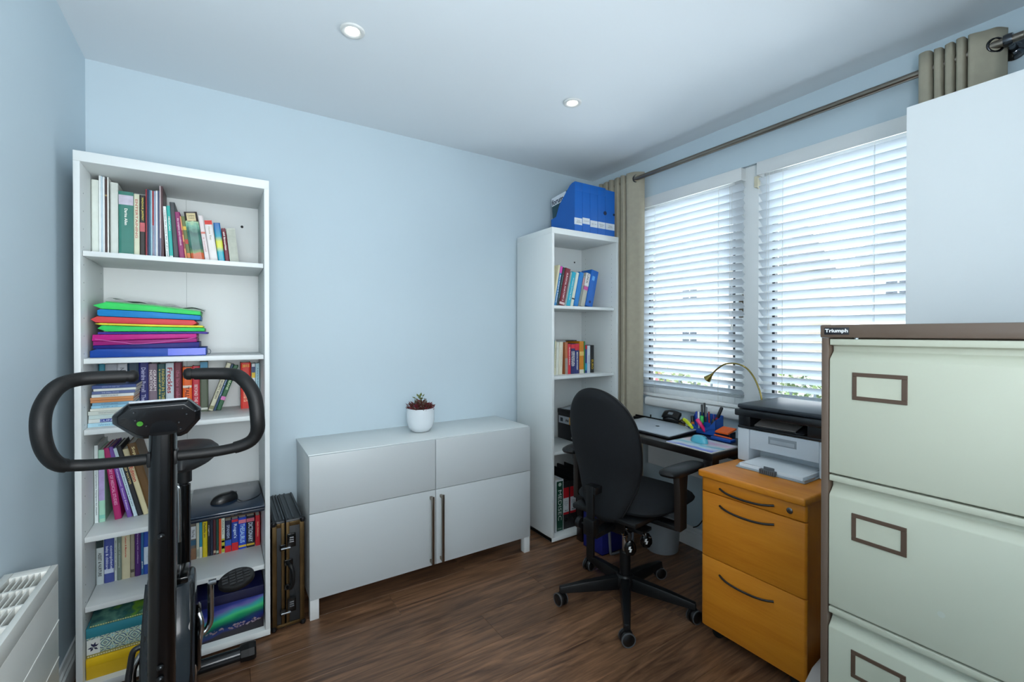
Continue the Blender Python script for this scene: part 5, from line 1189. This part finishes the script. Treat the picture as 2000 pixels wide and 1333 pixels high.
MB().tube([(2.672, -.960, DZ + .058), (2.660, -.985, DZ + .053), (2.630, -1.030, DZ + .042)], [.009, .0105, .010], 14).build('barrel', mat('#c8d414', .35), o, smooth=True)
MB().tube([(2.630, -1.030, DZ + .042), (2.608, -1.058, DZ + .036)], [.0085, .0075], 14).build('cap', mat('#d4e020', .35), o, smooth=True)
# keys / brass clips
ky = thing('key_bunch', 'tangled brass keys lying beside the blue organiser', 'keys', (2.685, -.955, DZ))
rnd = random.Random(11); mb = MB()
for i in range(9):
    a = rnd.random() * 2 * PI; c = Vector((2.690 + rnd.uniform(-.02, .015), -.955 + rnd.uniform(-.025, .02), DZ + .010 + rnd.random() * .04)); d = Vector((math.cos(a), math.sin(a), rnd.uniform(-.4, .5))).normalized()
    mb.tube([c - d * .02, c + d * .004], .0022, 6); mb.lathe([(.004, -.001), (.0085, -.001), (.0085, .001), (.004, .001)], c + d * .012, 10, (rnd.random(), rnd.random(), 1), ring=True)
mb.lathe([(.012, -.001), (.014, 0), (.012, .001)], (2.688, -.95, DZ + .05), 16, (1, .3, .2), ring=True)
mb.build('key', mat('#6e5c34', .3, metal=.9, var=.3, scale=50), ky, smooth=True)
# hole punch on a black tray
t = thing('document_tray', 'flat black tray on the desk behind the silver laptop', 'tray', (2.71, -.75, DZ))
MB().box(2.7015, 2.7245, -.93, -.56, DZ, DZ + .012).box(2.7215, 2.7245, -.93, -.56, DZ, DZ + .022).build('tray', PLAST_B, t, bevel=.001)
MB().cyl((2.713, -.69, DZ + .012), (2.713, -.69, DZ + .040), .004, n=10).build('peg', PLAST_B, t)
t = thing('hole_punch', 'black hole punch under the window sill', 'hole punch', (2.735, -.84, DZ))
MB().box(2.712, 2.7245, -.915, -.780, DZ + .0125, DZ + .030).box(2.700, 2.7245, -.905, -.79, DZ + .028, DZ + .036).build('base', PLAST_B, t, bevel=.002)
hp = MB()
def hpf(u, v):
    y = -.905 + .115 * u; s_ = math.sin(v * PI); x = 2.7245 - .036 * (1 - v) - .0; z = DZ + .045 + .034 * v
    return (x - .003 * math.sin(u * PI), y, z + .010 * math.sin(u * PI) + .006 * s_)
hp.grid(hpf, 12, 8); o = hp.build('press_handle', PLAST_B, t, smooth=True); so = o.modifiers.new('handle_thickness', 'SOLIDIFY'); so.thickness = .020
MB().obox((2.699, -.848, DZ + .0715), (.006, 0, .006), (0, .016, 0), (-.001, 0, .001)).build('grey_inlay', mat('#6a7278', .4), t)
# sticky notes and small tray near the printer
t = thing('sticky_notes', 'orange sticky note block beside the printer', 'sticky notes', (2.66, -1.205, DZ))
MB().obox((2.665, -1.215, DZ + .042), (.038, 0, .008), (0, .036, 0), (-.001, 0, .004)).build('note_block', mat('#e0601c', .6, var=.05), t)
MB().box(2.655, 2.705, -1.245, -1.185, DZ, DZ + .034).build('holder', mat('#101830', .4), t, bevel=.001)
t = thing('desk_tray', 'small blue tray with an orange pencil in front of the sticky notes', 'tray', (2.60, -1.22, DZ))
MB().box(2.595, 2.64, -1.285, -1.175, DZ, DZ + .014).build('tray', BL, t, bevel=.002)
MB().tube([(2.612, -1.28, DZ + .018), (2.622, -1.18, DZ + .019)], .0042, 8).build('pencil', mat('#c8501c', .45), t)
# desk lamp
t = thing('desk_lamp', 'slim brass gooseneck desk lamp arching in front of the blinds', 'lamp', (2.694, -1.325, DZ))
BR = mat('#9c8a4e', .22, metal=1.0, var=.1)
neck = smooth_path([(2.694, -1.325, DZ + .01), (2.697, -1.335, .80), (2.700, -1.372, .885), (2.703, -1.378, .96), (2.712, -1.345, 1.045), (2.722, -1.295, 1.103), (2.73, -1.235, 1.125), (2.735, -1.170, 1.120), (2.737, -1.120, 1.090), (2.738, -1.085, 1.055)], 6)
MB().tube(neck, .0042, 12).build('gooseneck', BR, t, smooth=True)
d = (Vector((2.738, -1.068, 1.038)) - Vector((2.738, -1.085, 1.055))).normalized()
MB().lathe([(.0045, -.012), (.007, -.008), (.007, .0), (.010, .006), (.012, .012), (.019, .030), (.021, .036), (.019, .036), (.012, .016), (0, .014)], (2.738, -1.085, 1.055), 24, d).build('lamp_head', BR, t, smooth=True)
MB().lathe([(0, 0), (.026, 0), (.028, .004), (.024, .010), (.008, .014), (0, .014)], (2.694, -1.325, DZ), 28).build('base', BR, t, smooth=True)

# ------------------------------------------------------------------ wooden pedestal and printer
OAK = wood_mat('#c07216', '#ca7e1e', '#d28826', (14, 1.6, 14), 1.2, .38, bump=.04, dist=.6)
OAKS = wood_mat('#a86216', '#b26c1c', '#ba7622', (14, 14, 1.6), 1.2, .4, bump=.04, dist=.6)
t = thing('drawer_pedestal', 'honey coloured wooden pedestal with three drawers under the printer', 'drawer unit', (2.49, -1.61, 0))
py0, py1 = -1.812, -1.402
MB().box(2.206, 2.80, py0 + .006, py1 - .006, .052, .680).build('carcass', OAKS, t, bevel=.001)
tp = MB().box(2.170, 2.81, py0 - .004, py1 + .004, .6815, .7105); tp.build('top_panel', OAK, t, bevel=.007, seg=3)
drs = [(.622, .6785), (.352, .6185), (.055, .3485)]
for i, (a, b) in enumerate(drs):
    d = MB().prism([(2.2055, py0 + .0), (2.197, py0 + .0), (2.191, py0 + .006), (2.189, py0 + .018), (2.189, py1 - .018), (2.191, py1 - .006), (2.197, py1), (2.2055, py1)], 'z', a, b).build('drawer', OAK, t, bevel=.002)
    hz_ = b - (.030 if i == 0 else .040 if i == 1 else .055)
    y_c = (py0 + py1) / 2 + .012; pts = []
    for k in range(13):
        q = (k / 12 - .5) * 2; pts.append((2.188 - .017 * (1 - q ** 4), y_c - q * .108, hz_ - .011 * (1 - q * q)))
    MB().tube(pts, .0042, 10).build('handle', mat('#17181a', .4), d, smooth=True)
    if i == 0: MB().lathe([(0, .003), (.009, .003), (.011, .0015), (.011, 0)], (2.189, py0 + .055, .648), 20, (-1, 0, 0)).build('lock', mat('#6a6c6e', .25, metal=.9), d, smooth=True)
for a in (2.24, 2.76):
    for b in (py0 + .05, py1 - .05):
        MB().lathe([(0, -.012), (.022, -.012), (.025, 0), (.022, .012), (0, .012)], (a, b, .0255), 16, (1, .2, 0)).build('caster', PLAST_B, t, smooth=True)
        MB().cyl((a, b, .03), (a, b, .053), .008, n=8).build('caster_stem', PLAST_B, t)
PZ = .7107
t = thing('printer', 'white and black laser printer on the wooden pedestal', 'printer', (2.62, -1.6, PZ))
PW_ = mat('#c3cbd2', .38, var=.015); PBK = mat('#14171b', .3, var=.08)
a0, a1 = -1.795, -1.412; X0 = 2.44; X1 = 2.80
b = MB()
b.box(X0, X1, a1 - .052, a1, PZ + .004, PZ + .148)           # side columns
b.box(X0, X1, a0, a0 + .052, PZ + .004, PZ + .148)
b.box(X0 + .004, X1, a0 + .052, a1 - .052, PZ + .062, PZ + .148)
b.box(X0 + .09, X1, a0 + .052, a1 - .052, PZ + .004, PZ + .062)
b.build('body', PW_, t, bevel=.006)
for a, c in ((X0 + .02, a0 + .03), (X0 + .02, a1 - .03), (X1 - .03, a0 + .03), (X1 - .03, a1 - .03)): MB().cyl((a, c, PZ), (a, c, PZ + .006), .009, n=10).build('foot', RUBBER, t)
MB().box(X0 + .0035, X0 + .0045, a0 + .135, a1 - .135, PZ + .100, PZ + .132).build('latch_recess', mat('#8c959c', .4), t)
MB().box(X0 + .0022, X0 + .004, a0 + .143, a1 - .143, PZ + .104, PZ + .120).build('latch_plate', mat('#a4acb4', .4), t, bevel=.0006)
sc_ = MB()
sc_.box(X0 + .002, X1, a0, a1, PZ + .149, PZ + .160)
sc_.box(X0 + .004, X1, a1 - .055, a1 - .002, PZ + .160, PZ + .205).box(X0 + .004, X1, a0 + .002, a0 + .095, PZ + .160, PZ + .205)
sc_.box(X0 + .17, X1, a0 + .095, a1 - .055, PZ + .160, PZ + .205)
sc_.build('output_bay', PBK, t, bevel=.002)
MB().obox((X0 + .075, (a0 + a1) / 2 + .04, PZ + .185), (.055, 0, .018), (0, .085, 0), (-.0006, 0, .0018)).build('output_flap', mat('#8a8480', .35), t)
MB().obox((X0 + .085, (a0 + a1) / 2 + .02, PZ + .169), (.075, 0, .006), (0, .10, 0), (-.0006, 0, .0018)).build('output_tray', mat('#3a3c40', .35), t)
MB().box(X0 - .020, X1, a0, a1 + .004, PZ + .2055, PZ + .236).build('scanner', PBK, t, bevel=.006)
MB().box(X0 - .005, X1, a0 + .004, a1, PZ + .237, PZ + .258).build('scanner_lid', mat('#2b3138', .35, var=.05), t, bevel=.008)
tr = MB().box(X0 - .105, X0 + .088, a0 + .055, a1 - .055, PZ + .0005, PZ + .006).box(X0 - .105, X0 - .02, a0 + .055, a0 + .063, PZ + .006, PZ + .014).box(X0 - .09, X0 - .02, a1 - .063, a1 - .055, PZ + .006, PZ + .012)
tr.build('paper_tray', mat('#9aa4ac', .35), t, bevel=.001)
MB().box(X0 - .116, X0 - .098, -1.635, -1.572, PZ + .0005, PZ + .020).box(X0 - .100, X0 - .096, -1.625, -1.582, PZ + .0, PZ + .030).build('paper_stop', mat('#565a5e', .4), t, bevel=.002)
mb = MB()
for i in range(7): mb.box(X0 - .1165, X0 - .115, -1.628 + i * .008, -1.625 + i * .008, PZ + .004, PZ + .018)
mb.build('stop_ribs', mat('#303336', .5), t)
pp = thing('paper_stack', 'stack of blank white paper in the printer tray', 'paper', (X0, -1.6, PZ + .006))
MB().box(X0 - .095, X0 + .085, a0 + .066, a1 - .066, PZ + .0065, PZ + .020).build('sheets', mat('#dfe5ea', .6, var=.01), pp, bevel=.0006)
MB().obox((X0 - .004, (a0 + a1) / 2, PZ + .0225), (.090, 0, .001), (0, .115, .002), (0, 0, .0005)).build('top_sheet', mat('#e2e8ec', .6, var=.01), pp)

# ------------------------------------------------------------------ wall heater, bin, crate
t = thing('panel_heater', 'white flat panel heater on the wall beneath the desk', 'heater', (2.82, -1.0, .446))
MB().box(2.792, 2.846, -1.38, -.600, .447, .700).build('panel', mat('#e2e6e8', .4, var=.01), t, bevel=.006)
for b_ in (-1.25, -.72): MB().box(2.845, 2.867, b_ - .02, b_ + .02, .50, .66).build('wall_bracket', TRIMW, t)
mb = MB().tube(smooth_path([(2.85, -1.00, .447), (2.84, -1.005, .36), (2.835, -.995, .25), (2.815, -.96, .17), (2.80, -.93, .145)], 6), .0032, 8)
tag(mb.build('power_cable', PLAST_B, None, smooth=True), 'black power cable hanging below the white panel heater', 'cable')
t = thing('waste_bin', 'grey plastic waste bin with a clear liner under the desk', 'bin', (2.685, -.800, 0))
BN = mat('#8b949a', .42, var=.03)
MB().lathe([(0, .0), (.088, .0), (.092, .004), (.108, .245), (.112, .250), (.105, .250), (.088, .010), (0, .008)], (2.685, -.800, 0), 40).build('bucket', BN, t, smooth=True)
def liner(u, v):
    a = 2 * PI * u; r_ = .1135 + .004 * math.sin(a * 7) + .003 * math.sin(a * 13 + 1); 
    if v < .5: z = .252 + .012 * math.sin(a * 5) - .03 * (1 - v * 2); r_ = r_
    else: z = .252 + .012 * math.sin(a * 5) - .10 * (v - .5) * 2; r_ = r_ - .018 * (v - .5) * 2 - .006
    return (2.685 + r_ * math.cos(a), -.800 + r_ * math.sin(a), z)
MB().grid(liner, 60, 8).build('liner', mat('#7c858a', .25, var=.1, scale=30, trans=.4), t, smooth=True)
t = thing('storage_crate', 'dark blue fabric crate on the floor beside the narrow bookcase', 'crate', (2.42, -.60, 0))
NB = mat('#101a6c', .6, var=.1, bump=.2, bscale=300)
MB().box(2.315, 2.50, -.680, -.520, .003, .008).box(2.315, 2.319, -.68, -.52, .003, .215).box(2.496, 2.50, -.68, -.52, .003, .20).box(2.319, 2.496, -.68, -.676, .003, .20).box(2.319, 2.496, -.524, -.52, .003, .215).build('crate_walls', NB, t, bevel=.001)
t = thing('footrest', 'grey bent tube stand in front of the blue crate', 'footrest', (2.42, -.72, 0))
MBt2 = MB().tube(smooth_path([(2.345, -.700, .215), (2.352, -.700, .12), (2.360, -.700, .025), (2.366, -.702, .011), (2.385, -.705, .009), (2.45, -.712, .009), (2.505, -.718, .010), (2.518, -.72, .025), (2.522, -.72, .12), (2.524, -.72, .215)], 5), .008, 10)
MBt2.build('frame', mat('#777c84', .35, metal=.3), t, smooth=True)
MB().obox((2.435, -.712, .222), (.095, -.010, 0), (.0, .028, .004), (0, 0, .006)).build('foot_plate', mat('#3c4046', .5), t, bevel=.003)

# ------------------------------------------------------------------ filing cabinet
FX, FY1, FY0, FZ = 1.658, -2.081, -2.551, 1.304
BRN = mat('#56483d', .45, var=.04, bump=.05, bscale=500)
CRM = mat('#a8ac9c', .42, var=.008, scale=2)
t = thing('filing_cabinet', 'tall cream and brown metal filing cabinet in the foreground', 'filing cabinet', (1.96, (FY0 + FY1) / 2, 0))
MB().box(FX + .024, FX + .60, FY0, FY1, .0, 1.274).build('body', BRN, t, bevel=.001)
MB().box(FX - .004, FX + .602, FY0 - .003, FY1 + .002, 1.2745, FZ).build('top_panel', BRN, t, bevel=.003)
MB().box(FX, FX + .024, FY1 - .0145, FY1, .0, 1.274).box(FX, FX + .024, FY0, FY0 + .0145, .0, 1.274).build('front_frame', BRN, t, bevel=.0008)
DY1, DY0 = FY1 - .0165, FY0 + .0165
levels = [1.2715, .9585, .6530, .3475]
DRK = mat('#0d0c0b', .7)
labely = -2.1425
for i, zt_ in enumerate(levels):
    zb_ = (levels[i + 1] + .0035) if i < 3 else .045
    # folded front: lip strip, recess with sloping shoulder, flat face
    prof = [(FX + .020, zt_), (FX + .001, zt_), (FX + .001, zt_ - .0135), (FX + .014, zt_ - .0145), (FX + .020, zt_ - .017), (FX + .020, zt_ - .028), (FX + .002, zt_ - .045), (FX + .0005, zt_ - .049), (FX + .0005, zb_ + .002), (FX + .003, zb_), (FX + .020, zb_), (FX + .0235, zb_), (FX + .0235, zt_)]
    d = MB().prism(prof, 'y', DY0, DY1).build('drawer', CRM, t, bevel=.0012)
    lz1 = zt_ - .0740; lz0 = lz1 - .0605; ya, yb_ = labely, labely - .0965
    fr = MB().box(FX - .0022, FX + .0006, yb_, ya, lz1 - .0085, lz1).box(FX - .0022, FX + .0006, yb_, ya, lz0, lz0 + .0085).box(FX - .0022, FX + .0006, ya - .0085, ya, lz0 + .0085, lz1 - .0085).box(FX - .0022, FX + .0006, yb_, yb_ + .0095, lz0 + .0085, lz1 - .0085)
    lf = fr.build('label_frame', mat('#46362a', .5, var=.04), d, bevel=.0006, seg=1)
    MB().box(FX - .0006, FX + .0004, yb_ + .009, ya - .008, lz0 + .008, lz1 - .008).build('label_card', mat('#a4a898', .5), d)
    if i == 1:
        MB().lathe([(0, .0), (.006, .0003)], (FX + .0004, -2.292, .735), 16, (-1, 0, 0)).build('smudge', mat('#a9b0a6', .6), d)
bd = MB().box(FX - .0052, FX - .0038, -2.1375, -2.0885, 1.2815, 1.2975).build('badge', mat('#15161c', .35), t, bevel=.0004)
text('Triumph', bd, (FX - .0056, -2.113, 1.2895), (0, -1, 0), (0, 0, 1), .0105, .0455, mat('#d4d8dc', .4), bold=.03)
MB().lathe([(0, 0), (.005, 0), (.005, .003), (0, .003)], (FX + .004, -2.149, 1.2712), 14).build('lock_stop', CHROME, t)

# tall white cupboard behind
t = thing('cupboard', 'tall plain white cupboard rising behind the filing cabinet', 'cupboard', (2.49, -2.35, 0))
CW = mat('#d9dedf', .4, var=.008, scale=2)
MB().box(2.300, 2.69, -2.65, -2.054, .0, 1.992).build('carcass', CW, t, bevel=.001)
MB().box(2.281, 2.2985, -2.649, -2.0531, .01, 1.990).build('door', CW, t, bevel=.0012)
MB().box(2.2655, 2.281, -2.605, -2.585, .95, 1.10).build('handle', STEEL, t, bevel=.002)
# low white tray on the floor between pedestal and cabinet
t = thing('shredder', 'pale grey plastic appliance on the floor between the pedestal and filing cabinet', 'shredder', (2.28, -1.93, 0))
LG = mat('#a39f9c', .4, var=.03)
MB().prism([(2.13, .0), (2.42, .0), (2.42, .16), (2.20, .125), (2.13, .085)], 'y', -2.06, -1.826).build('body', LG, t, bevel=.006)
MB().obox((2.24, -1.94, .1345), (.075, 0, .012), (0, .012, 0), (-.0005, 0, .002)).build('slot', mat('#1c1e22', .4), t)
MB().obox((2.30, -1.865, .147), (.04, 0, .0062), (0, .014, 0), (-.001, 0, .005)).build('control_strip', mat('#c8c8c6', .35), t, bevel=.001)

# ------------------------------------------------------------------ outside
GZ = -1.4
struct('outside_ground', MB().box(3.1, 60, -45, 60, GZ - .1, GZ), mat('#9a9c98', .9, var=.1, scale=.5))
t = thing('railing', 'dark metal railing outside the window', 'railing', (6.2, 2, GZ))
RM = mat('#3a4a50', .5)
MB().box(6.18, 6.22, -6, 12, .46, .50).build('top_rail', RM, t); MB().box(6.18, 6.22, -6, 12, -1.2, -1.16).build('bottom_rail', RM, t)
mb = None
for i in range(60):
    y = -4 + i * .26
    if mb is None:
        o = MB().box(6.19, 6.21, -.012, .012, GZ, .62).build('baluster', RM, t); mb = o.data; bx_ = o.location.copy()
        o.location = (0, y, 0); base_o = o
    else:
        o = bpy.data.objects.new('baluster', mb); COL.objects.link(o); o.parent = t; o.location = (0, y, 0)
def bush(label, c, s, color, n, seed):
    rnd = random.Random(seed); mb = MB()
    for i in range(n):
        u = rnd.uniform(-1, 1); a = rnd.random() * 2 * PI; k = rnd.random() ** .35; r_ = math.sqrt(1 - u * u) * k
        p = Vector((c[0] + s[0] * r_ * math.cos(a), c[1] + s[1] * r_ * math.sin(a), max(GZ, c[2] + s[2] * u * k)))
        d = Vector((rnd.uniform(-1, 1), rnd.uniform(-1, 1), rnd.uniform(-.6, 1))); leaf_mb(mb, p, d, rnd.uniform(.08, .16), rnd.uniform(.025, .05))
    o = mb.build('bush', mat(color, .7, var=.45, scale=3), None); tag(o, label, 'bush')
bush('low light green bush behind the railing, nearest the curtain', (9.2, 4.4, -.6), (.9, 1.5, 1.05), '#6a7c3c', 2600, 1)
bush('rounded green bush outside behind the desk lamp', (9.0, 1.6, -.5), (.8, 1.2, 1.1), '#5f7a38', 2800, 2)
bush('tall green bush outside beside the tall white cupboard', (9.6, -1.0, .1), (1.0, 1.3, 1.6), '#7d8434', 3600, 3)
bush('long low bush outside beyond the filing cabinet', (7.3, -.6, -.7), (.7, 1.6, 1.0), '#66803a', 2400, 4)
def house(label, x, y0, y1, zt_, rows, cols):
    t = thing('house', label, 'house', (x, (y0 + y1) / 2, GZ), group='pale houses across the road')
    MB().box(x, x + 8, y0, y1, GZ, zt_).build('wall', mat('#c9c4ba', .8, var=.04), t)
    MB().prism([(x - .4, zt_), (x + 8.4, zt_), (x + 4, zt_ + 2.6)], 'y', y0 - .3, y1 + .3).build('roof', mat('#7a7c80', .8, var=.1), t)
    for r_ in range(rows):
        for c_ in range(cols):
            y = y0 + (y1 - y0) * (c_ + .5) / cols; z = .5 + r_ * 2.6
            w = MB().box(x - .06, x, y - .65, y + .65, z, z + 1.3).build('window', mat('#c8ccd0', .5), t)
            MB().box(x - .08, x - .055, y - .52, y - .04, z + .12, z + 1.18).box(x - .08, x - .055, y + .04, y + .52, z + .12, z + 1.18).build('pane', mat('#3a444e', .15), w)
house('pale rendered house across the road seen through the corner blind', 26, 11, 27, 5.2, 2, 5)
house('pale rendered house across the road seen through the wide blind', 30, -9, 8, 5.2, 2, 5)
car = thing('car', 'red car parked outside beyond the railing', 'car', (13.5, 9.9, GZ))
CR = mat('#b01c1c', .25, coat=.5)
MB().prism([(7.8, GZ + .28), (12.0, GZ + .28), (12.05, GZ + .75), (11.2, GZ + .92), (10.5, GZ + 1.42), (8.9, GZ + 1.42), (8.2, GZ + .95), (7.75, GZ + .80)], 'x', 12.7, 14.3).build('body', CR, car, bevel=.06)
MB().prism([(10.95, GZ + .95), (10.42, GZ + 1.34), (9.0, GZ + 1.34), (8.5, GZ + .95)], 'x', 12.68, 14.32).build('side_window', mat('#20262c', .1), car)
for y in (8.6, 11.2):
    for x in (12.75, 14.1): MB().cyl((x, y, GZ + .31), (x + .2, y, GZ + .31), .31, n=20).build('wheel', mat('#141414', .7), car)
